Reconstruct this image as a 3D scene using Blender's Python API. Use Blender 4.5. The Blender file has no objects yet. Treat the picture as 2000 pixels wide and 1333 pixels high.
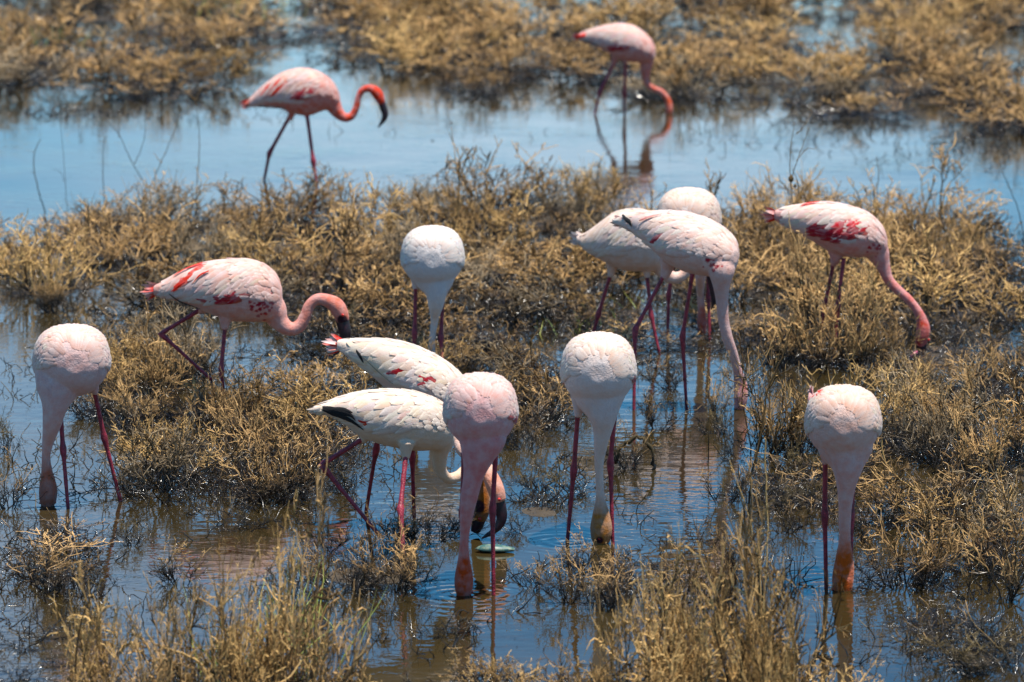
import bpy, math, random
import numpy as np
from mathutils import Vector, Matrix, noise

# ------------------------------------------------------------------ camera, sky, sun, exposure
SC = bpy.context.scene
COL = SC.collection
FPX = 9000.0                      # focal length in pixels of a 2000 px wide picture
CAMH = 2.62
TH = math.atan(1323.0 / FPX)      # downward tilt
cam_d = bpy.data.cameras.new('camera')
cam = bpy.data.objects.new('camera', cam_d); COL.objects.link(cam)
cam.location = (0, 0, CAMH)
cam.rotation_euler = (math.pi / 2 - TH, 0, 0)
cam_d.sensor_width = 36.0
cam_d.lens = FPX / 2000 * 36.0
cam_d.clip_start = 0.5
cam_d.clip_end = 3000
cam_d.dof.use_dof = True
cam_d.dof.focus_distance = 14.2
cam_d.dof.aperture_fstop = 5.8
SC.camera = cam

SUN = Vector((0.17, -0.13, 0.96)).normalized()     # direction towards the sun
w = bpy.data.worlds.new('World'); SC.world = w; w.use_nodes = True
nt = w.node_tree; nt.nodes.clear()
sky = nt.nodes.new('ShaderNodeTexSky'); sky.sky_type = 'NISHITA'; sky.sun_disc = False
sky.sun_elevation = math.asin(SUN.z); sky.sun_rotation = math.atan2(SUN.x, SUN.y)
sky.air_density = 1.0; sky.dust_density = 0.0; sky.ozone_density = 1.6; sky.altitude = 1800
bg = nt.nodes.new('ShaderNodeBackground'); bg.inputs['Strength'].default_value = 0.108
out = nt.nodes.new('ShaderNodeOutputWorld')
tc = nt.nodes.new('ShaderNodeTexCoord')
mp = nt.nodes.new('ShaderNodeMapping'); mp.inputs['Scale'].default_value = (2.0, 2.0, 9.0)
nz = nt.nodes.new('ShaderNodeTexNoise'); nz.inputs['Scale'].default_value = 1.6; nz.inputs['Detail'].default_value = 6
rp = nt.nodes.new('ShaderNodeValToRGB')
rp.color_ramp.elements[0].position = 0.52; rp.color_ramp.elements[0].color = (0, 0, 0, 1)
rp.color_ramp.elements[1].position = 0.80; rp.color_ramp.elements[1].color = (0.55, 0.55, 0.55, 1)
mx = nt.nodes.new('ShaderNodeMix'); mx.data_type = 'RGBA'
mx.inputs['B'].default_value = (9.5, 10.0, 10.6, 1)
L = nt.links.new
L(tc.outputs['Generated'], mp.inputs['Vector']); L(mp.outputs[0], nz.inputs['Vector']); L(nz.outputs['Fac'], rp.inputs[0])
hsv = nt.nodes.new('ShaderNodeHueSaturation'); hsv.inputs['Saturation'].default_value = 1.5; hsv.inputs['Hue'].default_value = 0.492
L(sky.outputs[0], hsv.inputs['Color'])
L(rp.outputs[0], mx.inputs['Factor']); L(hsv.outputs[0], mx.inputs['A']); L(mx.outputs['Result'], bg.inputs['Color']); L(bg.outputs[0], out.inputs[0])

sd = bpy.data.lights.new('sun', 'SUN'); sd.energy = 5.0; sd.angle = math.radians(0.53); sd.color = (1.0, 0.95, 0.86)
so = bpy.data.objects.new('sun', sd); COL.objects.link(so)
so.rotation_euler = SUN.to_track_quat('Z', 'Y').to_euler()
so.location = SUN * 50
SC.view_settings.view_transform = 'Standard'; SC.view_settings.look = 'None'
SC.view_settings.exposure = 0.70; SC.view_settings.gamma = 1.0; SC.view_settings.use_curve_mapping = False

# ------------------------------------------------------------------ helpers
FW = Vector((0, math.cos(TH), -math.sin(TH))); UP = Vector((0, math.sin(TH), math.cos(TH)))
def ray(px, py):
    return FW + Vector(((px - 1000) / FPX, 0, 0)) + UP * ((666.5 - py) / FPX)
def P(px, py, Y):                 # the point seen at (px, py) that stands at distance Y
    r = ray(px, py); t = Y / r.y
    return Vector((r.x * t, Y, CAMH + r.z * t))
def ground(px, py):               # the point of the water surface seen at (px, py)
    r = ray(px, py); t = -CAMH / r.z
    return Vector((r.x * t, r.y * t, 0))
def GY(row): return ground(1000, row).y
def sc(Y): return FPX / (Y * math.cos(TH) + CAMH * math.sin(TH))   # px per metre near the ground

def link(name, me, mats, parent=None):
    o = bpy.data.objects.new(name, me); COL.objects.link(o)
    if mats is not None and not me.materials:
        for m in (mats if isinstance(mats, (list, tuple)) else [mats]): me.materials.append(m)
    if parent is not None: o.parent = parent
    return o
def mesh(name, V, F, cols=None, smooth=True, tone=None):
    me = bpy.data.meshes.new(name)
    me.from_pydata([tuple(v) for v in V], [], F); me.update()
    if cols is not None:
        a = me.attributes.new('col', 'FLOAT_COLOR', 'POINT')
        arr = np.ones((len(V), 4), dtype=np.float32); arr[:, :3] = np.array(cols, dtype=np.float32)
        a.data.foreach_set('color', arr.ravel())
    if tone is not None:
        a = me.attributes.new('tone', 'FLOAT', 'POINT'); a.data.foreach_set('value', np.array(tone, dtype=np.float32))
    if smooth: me.polygons.foreach_set('use_smooth', [True] * len(me.polygons))
    return me
def tag(o, label=None, cat=None, group=None, kind=None):
    if label: o['label'] = label
    if cat: o['category'] = cat
    if group: o['group'] = group
    if kind: o['kind'] = kind
    return o

def catmull(pts, n=6):
    P_ = [np.array(p, dtype=float) for p in pts]
    P_ = [2 * P_[0] - P_[1]] + P_ + [2 * P_[-1] - P_[-2]]
    res = []
    for i in range(1, len(P_) - 2):
        a, b, c, d = P_[i - 1:i + 3]
        for k in range(n):
            t = k / n
            res.append(0.5 * (2 * b + (c - a) * t + (2 * a - 5 * b + 4 * c - d) * t * t + (3 * b - a - 3 * c + d) * t ** 3))
    res.append(P_[-2])
    return res

def tube(pts, radii, nv=12, flat=1.0, caps=True):
    """closed tube through pts; flat squeezes it along the second axis"""
    V, F = [], []
    n = len(pts); pts = [Vector(p) for p in pts]
    T = []
    for i in range(n):
        t = pts[min(i + 1, n - 1)] - pts[max(i - 1, 0)]
        T.append(t.normalized() if t.length > 1e-9 else Vector((0, 0, 1)))
    ref = Vector((0, 1, 0)) if abs(T[0].y) < 0.8 else Vector((1, 0, 0))
    a = T[0].cross(ref).normalized()
    for i in range(n):
        a = (a - T[i] * a.dot(T[i])).normalized()
        b = T[i].cross(a)
        for k in range(nv):
            an = 2 * math.pi * k / nv
            V.append(pts[i] + a * (math.cos(an) * radii[i]) + b * (math.sin(an) * radii[i] * flat))
    for i in range(n - 1):
        for k in range(nv):
            k2 = (k + 1) % nv
            F.append((i * nv + k, i * nv + k2, (i + 1) * nv + k2, (i + 1) * nv + k))
    if caps:
        F.append(tuple(range(nv - 1, -1, -1))); F.append(tuple((n - 1) * nv + k for k in range(nv)))
    return V, F

# ------------------------------------------------------------------ materials
def new_mat(name):
    m = bpy.data.materials.new(name); m.use_nodes = True
    n = m.node_tree; b = n.nodes['Principled BSDF']
    return m, n, b
def N(n, typ, **kw):
    x = n.nodes.new(typ)
    for k, v in kw.items():
        if k in x.inputs: x.inputs[k].default_value = v
        else: setattr(x, k, v)
    return x
def math_node(n, op, a, b=None):
    x = n.nodes.new('ShaderNodeMath'); x.operation = op
    for i, v in enumerate((a, b)):
        if v is None: continue
        if isinstance(v, (int, float)): x.inputs[i].default_value = v
        else: n.links.new(v, x.inputs[i])
    return x.outputs[0]

def plumage(name, streak, bump, vor=0.0):
    m, n, b = new_mat(name)
    at = N(n, 'ShaderNodeAttribute', attribute_name='col')
    tcn = N(n, 'ShaderNodeTexCoord')
    no = N(n, 'ShaderNodeTexNoise', Scale=streak, Detail=5.0, Roughness=0.65)
    n.links.new(tcn.outputs['Object'], no.inputs['Vector'])
    hs = N(n, 'ShaderNodeHueSaturation')
    mr = N(n, 'ShaderNodeMapRange'); mr.inputs['To Min'].default_value = 0.76; mr.inputs['To Max'].default_value = 1.04
    n.links.new(no.outputs['Fac'], mr.inputs['Value']); n.links.new(mr.outputs[0], hs.inputs['Value'])
    no2 = N(n, 'ShaderNodeTexNoise', Scale=38.0, Detail=3.0)
    n.links.new(tcn.outputs['Object'], no2.inputs['Vector'])
    mr2 = N(n, 'ShaderNodeMapRange'); mr2.inputs['From Min'].default_value = 0.3; mr2.inputs['From Max'].default_value = 0.7
    mr2.inputs['To Min'].default_value = 0.88; mr2.inputs['To Max'].default_value = 1.32
    n.links.new(no2.outputs['Fac'], mr2.inputs['Value']); n.links.new(mr2.outputs[0], hs.inputs['Saturation'])
    n.links.new(at.outputs['Color'], hs.inputs['Color']); n.links.new(hs.outputs[0], b.inputs['Base Color'])
    b.inputs['Roughness'].default_value = 0.75; b.inputs['Specular IOR Level'].default_value = 0.2
    b.inputs['Sheen Weight'].default_value = 0.15; b.inputs['Sheen Roughness'].default_value = 0.5
    bu = N(n, 'ShaderNodeBump', Strength=1.0, Distance=1.0)
    h = math_node(n, 'MULTIPLY', no.outputs['Fac'], bump)
    if vor:
        vo = N(n, 'ShaderNodeTexVoronoi', Scale=75.0)
        n.links.new(tcn.outputs['Object'], vo.inputs['Vector'])
        h = math_node(n, 'ADD', h, math_node(n, 'MULTIPLY', vo.outputs['Distance'], -vor))
    n.links.new(h, bu.inputs['Height']); n.links.new(bu.outputs[0], b.inputs['Normal'])
    return m
M_BODY = plumage('plumage', 170.0, 0.0024, 0.0009)
M_FEATHER = plumage('feather', 260.0, 0.0007)

def leg_mat():
    m, n, b = new_mat('leg_skin')
    tcn = N(n, 'ShaderNodeTexCoord'); no = N(n, 'ShaderNodeTexNoise', Scale=60.0, Detail=4.0)
    n.links.new(tcn.outputs['Object'], no.inputs['Vector'])
    r = N(n, 'ShaderNodeValToRGB'); r.color_ramp.elements[0].position = 0.3; r.color_ramp.elements[1].position = 0.75
    r.color_ramp.elements[0].color = (0.11, 0.006, 0.015, 1); r.color_ramp.elements[1].color = (0.40, 0.030, 0.055, 1)
    n.links.new(no.outputs['Fac'], r.inputs[0]); n.links.new(r.outputs[0], b.inputs['Base Color'])
    b.inputs['Roughness'].default_value = 0.5
    vo = N(n, 'ShaderNodeTexVoronoi', Scale=240.0); n.links.new(tcn.outputs['Object'], vo.inputs['Vector'])
    bu = N(n, 'ShaderNodeBump', Strength=1.0, Distance=0.0012); n.links.new(vo.outputs['Distance'], bu.inputs['Height'])
    n.links.new(bu.outputs[0], b.inputs['Normal'])
    return m
M_LEG = leg_mat()
def bill_mat():
    m, n, b = new_mat('bill_horn')
    tcn = N(n, 'ShaderNodeTexCoord'); no = N(n, 'ShaderNodeTexNoise', Scale=45.0, Detail=4.0)
    n.links.new(tcn.outputs['Object'], no.inputs['Vector'])
    r = N(n, 'ShaderNodeValToRGB'); r.color_ramp.elements[0].position = 0.4; r.color_ramp.elements[1].position = 0.8
    r.color_ramp.elements[0].color = (0.012, 0.006, 0.010, 1); r.color_ramp.elements[1].color = (0.055, 0.012, 0.022, 1)
    n.links.new(no.outputs['Fac'], r.inputs[0]); n.links.new(r.outputs[0], b.inputs['Base Color'])
    b.inputs['Roughness'].default_value = 0.42
    return m
M_BILL = bill_mat()
def plain(name, c, rough=0.5):
    m, n, b = new_mat(name)
    no = N(n, 'ShaderNodeTexNoise', Scale=90.0, Detail=3.0)
    mxx = n.nodes.new('ShaderNodeMix'); mxx.data_type = 'RGBA'
    mxx.inputs['A'].default_value = (*[v * 0.75 for v in c], 1); mxx.inputs['B'].default_value = (*[min(1, v * 1.2) for v in c], 1)
    n.links.new(no.outputs['Fac'], mxx.inputs['Factor']); n.links.new(mxx.outputs['Result'], b.inputs['Base Color'])
    b.inputs['Roughness'].default_value = rough
    return m
M_EYE = plain('eye_red', (0.6, 0.03, 0.02), 0.15)
M_PUPIL = plain('pupil_black', (0.01, 0.005, 0.005), 0.1)
M_TONGUE = plain('tongue_pink', (0.6, 0.12, 0.22), 0.3)

def twig_mat(name, lo, hi, dark, wet_shade_h):
    m, n, b = new_mat(name)
    at = N(n, 'ShaderNodeAttribute', attribute_name='tone')
    oi = N(n, 'ShaderNodeObjectInfo'); ge = N(n, 'ShaderNodeNewGeometry')
    sp = N(n, 'ShaderNodeSeparateXYZ'); n.links.new(ge.outputs['Position'], sp.inputs[0])
    no = N(n, 'ShaderNodeTexNoise', Scale=22.0, Detail=4.0); n.links.new(ge.outputs['Position'], no.inputs['Vector'])
    nf = N(n, 'ShaderNodeTexNoise', Scale=140.0, Detail=3.0); n.links.new(ge.outputs['Position'], nf.inputs['Vector'])
    t = math_node(n, 'ADD', math_node(n, 'MULTIPLY', at.outputs['Fac'], 0.75), math_node(n, 'MULTIPLY', nf.outputs['Fac'], 0.35))
    t = math_node(n, 'ADD', t, math_node(n, 'MULTIPLY', math_node(n, 'SUBTRACT', oi.outputs['Random'], 0.5), 0.5))
    r = N(n, 'ShaderNodeValToRGB'); e = r.color_ramp.elements
    e[0].position = 0.2; e[0].color = (*lo, 1); e[1].position = 0.95; e[1].color = (*hi, 1)
    n.links.new(t, r.inputs[0])
    # mud caked and soaked stems near the waterline, heightened and darkened as painted shade
    hgt = math_node(n, 'ADD', sp.outputs['Z'], math_node(n, 'MULTIPLY', math_node(n, 'SUBTRACT', no.outputs['Fac'], 0.5), 0.09))
    mr = N(n, 'ShaderNodeMapRange'); mr.interpolation_type = 'SMOOTHSTEP'
    mr.inputs['From Min'].default_value = wet_shade_h * 0.35; mr.inputs['From Max'].default_value = wet_shade_h
    n.links.new(hgt, mr.inputs['Value'])
    mxx = n.nodes.new('ShaderNodeMix'); mxx.data_type = 'RGBA'
    mxx.inputs['A'].default_value = (*dark, 1)
    n.links.new(mr.outputs[0], mxx.inputs['Factor']); n.links.new(r.outputs[0], mxx.inputs['B'])
    n.links.new(mxx.outputs['Result'], b.inputs['Base Color'])
    ro = N(n, 'ShaderNodeMapRange'); ro.inputs['To Min'].default_value = 0.2; ro.inputs['To Max'].default_value = 0.8
    n.links.new(mr.outputs[0], ro.inputs['Value']); n.links.new(ro.outputs[0], b.inputs['Roughness'])
    sr = N(n, 'ShaderNodeMapRange'); sr.inputs['To Min'].default_value = 0.6; sr.inputs['To Max'].default_value = 0.15
    n.links.new(mr.outputs[0], sr.inputs['Value']); n.links.new(sr.outputs[0], b.inputs['Specular IOR Level'])
    return m
M_TWIG = twig_mat('dry_twig', (0.058, 0.030, 0.011), (0.66, 0.40, 0.165), (0.014, 0.009, 0.005), 0.11)
M_STEM = twig_mat('dry_stem', (0.022, 0.013, 0.006), (0.21, 0.125, 0.05), (0.012, 0.009, 0.005), 0.14)
M_DARK = twig_mat('soaked_twig', (0.030, 0.022, 0.012), (0.20, 0.145, 0.066), (0.016, 0.012, 0.008), 0.06)
M_STRAW = twig_mat('straw', (0.15, 0.080, 0.025), (0.70, 0.44, 0.17), (0.030, 0.020, 0.010), 0.07)
M_GREY = twig_mat('weathered_twig', (0.045, 0.032, 0.019), (0.40, 0.29, 0.17), (0.014, 0.010, 0.006), 0.11)
def green_mat():
    m, n, b = new_mat('grass_green')
    at = N(n, 'ShaderNodeAttribute', attribute_name='tone')
    r = N(n, 'ShaderNodeValToRGB'); r.color_ramp.elements[0].color = (0.07, 0.13, 0.02, 1); r.color_ramp.elements[1].color = (0.33, 0.33, 0.06, 1)
    n.links.new(at.outputs['Fac'], r.inputs[0]); n.links.new(r.outputs[0], b.inputs['Base Color']); b.inputs['Roughness'].default_value = 0.5
    return m
M_GREEN = green_mat()

def mud_mat():
    m, n, b = new_mat('wet_mud')
    ge = N(n, 'ShaderNodeNewGeometry')
    no = N(n, 'ShaderNodeTexNoise', Scale=7.0, Detail=8.0, Roughness=0.65); n.links.new(ge.outputs['Position'], no.inputs['Vector'])
    r = N(n, 'ShaderNodeValToRGB'); e = r.color_ramp.elements
    e[0].position = 0.3; e[0].color = (0.022, 0.015, 0.007, 1); e[1].position = 0.75; e[1].color = (0.11, 0.075, 0.036, 1)
    n.links.new(no.outputs['Fac'], r.inputs[0]); n.links.new(r.outputs[0], b.inputs['Base Color'])
    b.inputs['Roughness'].default_value = 0.5; b.inputs['Specular IOR Level'].default_value = 0.3
    nf = N(n, 'ShaderNodeTexNoise', Scale=60.0, Detail=6.0); n.links.new(ge.outputs['Position'], nf.inputs['Vector'])
    bu = N(n, 'ShaderNodeBump', Strength=1.0, Distance=0.012); n.links.new(nf.outputs['Fac'], bu.inputs['Height']); n.links.new(bu.outputs[0], b.inputs['Normal'])
    return m
M_MUD = mud_mat()

RINGS = [(1645, 1158, .0007, .06, .8), (906, 1163, .0006, .055, .7), (964, 1163, .0004, .04, .3), (1110, 1060, .0006, .05, .4), (1174, 1064, .0004, .05, .4), (92, 1000, .0007, .05, .4), (1613, 1148, .0005, .045, .3), (1304, 226, .0006, .1, .5), (618, 362, .0005, .07, .4)]
def water_mat():
    m, n, b = new_mat('murky_water')
    ge = N(n, 'ShaderNodeNewGeometry')
    no = N(n, 'ShaderNodeTexNoise', Scale=0.8, Detail=4.0); n.links.new(ge.outputs['Position'], no.inputs['Vector'])
    r = N(n, 'ShaderNodeValToRGB'); e = r.color_ramp.elements
    e[0].position = 0.35; e[0].color = (0.020, 0.014, 0.005, 1); e[1].position = 0.7; e[1].color = (0.042, 0.028, 0.009, 1)
    n.links.new(no.outputs['Fac'], r.inputs[0]); n.links.new(r.outputs[0], b.inputs['Base Color'])
    b.inputs['Roughness'].default_value = 0.015; b.inputs['IOR'].default_value = 1.33
    mp_ = N(n, 'ShaderNodeMapping'); mp_.inputs['Scale'].default_value = (1.0, 1.5, 1.0); mp_.inputs['Rotation'].default_value = (0, 0, 0.15)
    n.links.new(ge.outputs['Position'], mp_.inputs['Vector'])
    n1 = N(n, 'ShaderNodeTexNoise', Scale=9.0, Detail=3.0, Roughness=0.5); n.links.new(mp_.outputs[0], n1.inputs['Vector'])
    n2 = N(n, 'ShaderNodeTexNoise', Scale=1.1, Detail=2.0); n.links.new(ge.outputs['Position'], n2.inputs['Vector'])
    amp = N(n, 'ShaderNodeMapRange'); amp.inputs['From Min'].default_value = 0.35; amp.inputs['From Max'].default_value = 0.7
    amp.inputs['To Min'].default_value = 0.0003; amp.inputs['To Max'].default_value = 0.0030
    n.links.new(n2.outputs['Fac'], amp.inputs['Value'])
    h = math_node(n, 'MULTIPLY', n1.outputs['Fac'], amp.outputs[0])
    wob = N(n, 'ShaderNodeTexNoise', Scale=5.0, Detail=2.0); n.links.new(ge.outputs['Position'], wob.inputs['Vector'])
    for px, py, am, wl, fall in RINGS:
        g = ground(px, py)
        vd = n.nodes.new('ShaderNodeVectorMath'); vd.operation = 'DISTANCE'
        n.links.new(ge.outputs['Position'], vd.inputs[0]); vd.inputs[1].default_value = g
        d = math_node(n, 'ADD', vd.outputs['Value'], math_node(n, 'MULTIPLY', wob.outputs['Fac'], 0.09))
        s = math_node(n, 'SINE', math_node(n, 'MULTIPLY', d, 2 * math.pi / wl))
        f = math_node(n, 'EXPONENT', math_node(n, 'MULTIPLY', d, -3.0 / fall))
        h = math_node(n, 'ADD', h, math_node(n, 'MULTIPLY', math_node(n, 'MULTIPLY', s, f), am))
    bu = N(n, 'ShaderNodeBump', Strength=1.0, Distance=1.0); n.links.new(h, bu.inputs['Height']); n.links.new(bu.outputs[0], b.inputs['Normal'])
    return m
M_WATER = water_mat()

# ------------------------------------------------------------------ where the shrubs grow (ellipses on the water surface)
# cx, cy, rx, ry (picture px of the ground), spacing m, height m, kinds, group label
T_FAR = 'blurred brown shrub'
T_FARR = 'hazy brown shrub'
T_MIDL = 'golden dry shrub'
T_MIDC = 'straw brown shrub'
T_MIDR = 'dry gold shrub'
T_LEFT = 'tan twiggy shrub'
T_RIGHT = 'tangled tan shrub'
T_FGL = 'blurred golden shrub'
T_FGR = 'blurred golden shrub'
PATCH = [
 (1000, -95, 1500, 60, 1.05, .34, 'D', T_FAR), (120, 40, 380, 60, .62, .27, 'D', T_FAR), (0, 125, 80, 50, .5, .24, 'D', T_FAR), (330, 150, 120, 55, .5, .20, 'D', T_FAR),
 (500, 60, 80, 55, .55, .28, 'D', T_FAR), (860, 70, 170, 70, .58, .26, 'D', T_FAR), (950, 150, 120, 40, .42, .18, 'D', T_FAR), (1130, 90, 160, 70, .58, .26, 'D', T_FAR),
 (720, 95, 60, 35, .5, .12, 'D', T_FAR), (700, 20, 110, 35, .7, .2, 'D', T_FAR),
 (1340, 150, 60, 50, .42, .20, 'D', T_FARR), (1420, 60, 140, 70, .6, .26, 'D', T_FARR), (1560, 150, 150, 38, .42, .18, 'D', T_FARR), (1670, 205, 120, 35, .40, .16, 'D', T_FARR),
 (1850, 150, 150, 70, .5, .24, 'D', T_FARR), (1965, 225, 90, 45, .42, .20, 'D', T_FARR), (1850, 20, 260, 55, .62, .30, 'D', T_FARR),
 (100, 525, 190, 70, .34, .17, 'DT', T_MIDL), (330, 475, 240, 52, .34, .19, 'DT', T_MIDL), (560, 500, 220, 90, .34, .22, 'DT', T_MIDL), (430, 590, 160, 45, .36, .15, 'D', T_MIDL),
 (850, 480, 240, 80, .34, .23, 'DT', T_MIDC), (1080, 460, 170, 75, .34, .24, 'DT', T_MIDC), (1000, 610, 260, 70, .36, .18, 'D', T_MIDC), (1260, 590, 190, 80, .36, .20, 'D', T_MIDC),
 (720, 640, 160, 60, .38, .13, 'D', T_MIDC), (1180, 700, 90, 40, .32, .12, 'D', T_MIDC),
 (1530, 520, 150, 85, .34, .22, 'DT', T_MIDR), (1760, 500, 230, 62, .34, .20, 'DT', T_MIDR), (1900, 600, 160, 70, .36, .18, 'D', T_MIDR), (1650, 620, 140, 55, .34, .17, 'D', T_MIDR), (1460, 640, 90, 60, .36, .14, 'D', T_MIDR),
 (270, 740, 110, 90, .24, .22, 'S', T_LEFT), (400, 850, 180, 45, .23, .22, 'S', T_LEFT), (440, 935, 160, 50, .25, .18, 'S', T_LEFT), (560, 820, 100, 60, .28, .15, 'S', T_LEFT), (590, 930, 60, 40, .3, .10, 'O', T_LEFT),
 (1860, 770, 150, 40, .27, .20, 'S', T_RIGHT), (1800, 850, 110, 40, .24, .20, 'S', T_RIGHT), (1920, 920, 120, 60, .23, .26, 'S', T_RIGHT), (1850, 1010, 100, 30, .24, .18, 'S', T_RIGHT), (1960, 1080, 60, 60, .28, .22, 'S', T_RIGHT),
 (1800, 700, 190, 28, .30, .09, 'O', T_MIDR),
 (830, 700, 140, 40, .26, .12, 'SO', T_MIDC), (1055, 790, 80, 70, .24, .16, 'SO', T_LEFT), (640, 880, 90, 60, .26, .12, 'SO', T_LEFT), (1560, 965, 100, 32, .24, .11, 'O', T_RIGHT), (1880, 1270, 130, 40, .26, .10, 'O', T_RIGHT), (90, 1100, 100, 55, .30, .10, 'O', T_LEFT),
 (340, 1395, 190, 42, .13, .25, 'DS', T_FGL), (520, 1395, 130, 45, .125, .30, 'DS', T_FGL),
 (1080, 1390, 110, 32, .16, .17, 'DS', T_FGR), (1310, 1400, 150, 42, .125, .27, 'DS', T_FGR), (1440, 1390, 130, 45, .125, .36, 'DS', T_FGR), (1580, 1395, 60, 40, .18, .27, 'DS', T_FGR), (990, 1360, 80, 26, .2, .12, 'DS', T_FGR),
]
HOLES = [(1760, 930, 50, 25), (1880, 815, 50, 18), (1950, 965, 36, 18), (1830, 1065, 60, 14), (60, 470, 40, 14), (250, 560, 50, 16), (420, 640, 60, 22), (700, 590, 60, 16), (660, 480, 36, 10), (960, 560, 50, 14), (1120, 560, 40, 14), (1420, 560, 40, 16), (1590, 560, 50, 14), (1820, 600, 50, 16), (1900, 470, 40, 12), (1400, 470, 36, 12), (1000, 660, 70, 18), (1330, 650, 60, 16), (340, 800, 30, 22), (480, 880, 34, 16), (1860, 880, 40, 18), (1960, 830, 40, 20), (230, 60, 50, 10), (420, 110, 40, 10), (1000, 100, 60, 12), (1180, 60, 50, 10), (1480, 175, 40, 8), (1730, 160, 40, 10), (1960, 130, 50, 12), (80, 20, 50, 10), (1330, 40, 50, 12), (610, 60, 50, 60), (1640, 85, 110, 24), (745, 95, 45, 28), (30, 535, 45, 28), (190, 590, 60, 22), (520, 690, 60, 35), (1600, 715, 90, 20), (860, 630, 26, 20), (960, 40, 26, 24), (1890, 75, 40, 16), (1790, 150, 40, 20), (180, 150, 90, 14)]
# picture areas that nothing nearer may cover: x0, y0, x1, y1, row of the feet
KEEP = [(470, 130, 765, 335, 355), (1110, 40, 1325, 325, 222), (275, 500, 560, 632, 815), (530, 565, 692, 694, 815), (303, 610, 415, 742, 815), (425, 630, 450, 715, 815),
        (783, 440, 907, 640, 735), (1286, 358, 1422, 600, 610), (1115, 405, 1400, 600, 690), (1195, 410, 1440, 690, 795), (1400, 540, 1450, 725, 795), (1225, 600, 1350, 720, 795),
        (1490, 392, 1740, 510, 705), (1700, 500, 1822, 690, 705), (60, 632, 245, 1003, 990), (628, 650, 920, 860, 1008), (610, 760, 890, 885, 1060), (860, 880, 1000, 1058, 1060), (615, 860, 720, 1000, 1060),
        (862, 725, 1014, 1168, 1163), (1094, 646, 1246, 1062, 1060), (1570, 748, 1725, 1165, 1155), (925, 1055, 1010, 1090, 1075), (1250, 880, 1430, 1000, 880)]
rng = random.Random(7)
def dens(x, y):                   # how thick the growth is at a ground point given in picture px
    d = 0
    for (cx, cy, rx, ry, *_r) in PATCH:
        q = ((x - cx) / rx) ** 2 + ((y - cy) / ry) ** 2
        if q < 1.6: d = max(d, min(1, 1.6 - q))
    for (cx, cy, rx, ry) in HOLES:
        q = ((x - cx) / rx) ** 2 + ((y - cy) / ry) ** 2
        if q < 1.0: d *= q * 0.3
    return d
def to_px(x, y, z=0):
    v = Vector((x, y, z - CAMH)); d = v.dot(FW)
    return 1000 + FPX * x / d, 666.5 - FPX * v.dot(UP) / d

# ------------------------------------------------------------------ the setting: water and mud
me = mesh('water', [(-400, -60, 0), (400, -60, 0), (400, 900, 0), (-400, 900, 0)], [(0, 1, 2, 3)], smooth=False)
tag(link('water', me, M_WATER), 'shallow murky brown water mirroring a blue sky with soft ripples', kind='structure')

ys = np.concatenate([np.linspace(9.5, 18, 190), np.linspace(18.1, 48, 230)])
nx = 170
V, F = [], []
for j, y in enumerate(ys):
    hw = y * 0.17
    for i in range(nx):
        x = -hw + 2 * hw * i / (nx - 1)
        px, py = to_px(x, y)
        z = -0.060 + 0.058 * dens(px, py) + 0.016 * noise.noise((x * 2.2, y * 2.2, 0)) + 0.010 * noise.noise((x * 9, y * 9, 4)) + 0.004 * noise.noise((x * 30, y * 30, 9))
        q = ((px - 1060) / 75) ** 2 + ((py - 1000) / 17) ** 2
        if q < 1.5: z = max(z, -0.03 + 0.037 * (1.5 - q) / 1.5 + 0.008 * noise.noise((x * 9, y * 9, 4)))
        q = ((px - 720) / 150) ** 2 + ((py - 1125) / 30) ** 2
        if q < 1.3: z = max(z, -0.035 + 0.036 * (1.3 - q))
        V.append((x, y, z))
for j in range(len(ys) - 1):
    for i in range(nx - 1):
        a = j * nx + i
        F.append((a, a + 1, a + nx + 1, a + nx))
tag(link('mud_bank', mesh('mud_bank', V, F), M_MUD), 'dark wet mud banks rising just out of the shallow water under the shrubs', kind='structure')
me = mesh('lake_bed', [(-500, -80, -0.4), (500, -80, -0.4), (500, 1000, -0.4), (-500, 1000, -0.4)], [(0, 1, 2, 3)], smooth=False)
tag(link('lake_bed', me, M_MUD), 'muddy bed under the shallow water', kind='structure')

# ------------------------------------------------------------------ shrubs
class TwigMesh:
    def __init__(s): s.V, s.F, s.T = [], [], []
    def add(s, pts, r0, r1, tone):
        n = len(pts); base = len(s.V); V_ = s.V
        for i, p in enumerate(pts):
            t = (pts[min(i + 1, n - 1)] - pts[max(i - 1, 0)])
            a = t.cross(Vector((0.31, 0.52, 0.79))); 
            if a.length < 1e-9: a = Vector((1, 0, 0))
            a.normalize(); b = t.cross(a).normalized()
            r = r0 + (r1 - r0) * i / (n - 1)
            V_.append(p + a * r); V_.append(p - a * (r * .5) + b * (r * .87)); V_.append(p - a * (r * .5) - b * (r * .87))
            s.T += [tone] * 3
        for i in range(n - 1):
            q = base + i * 3
            for k in range(3):
                k2 = (k + 1) % 3
                s.F.append((q + k, q + k2, q + 3 + k2, q + 3 + k))
    def mesh(s, name): return mesh(name, s.V, s.F, tone=s.T)
def rvec(R): return Vector((R.gauss(0, 1), R.gauss(0, 1), R.gauss(0, 1)))
def walk(R, p, d, length, n, wob, lift=0.0):
    pts = [p.copy()]; d = d.normalized()
    for i in range(n):
        d = (d + rvec(R) * wob + Vector((0, 0, lift))).normalized()
        p = p + d * (length / n); pts.append(p.copy())
    return pts, d
def side_dir(R, d, ang):
    a = d.cross(rvec(R)); a.normalize()
    return (d * math.cos(ang) + a * math.sin(ang)).normalized()

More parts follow.
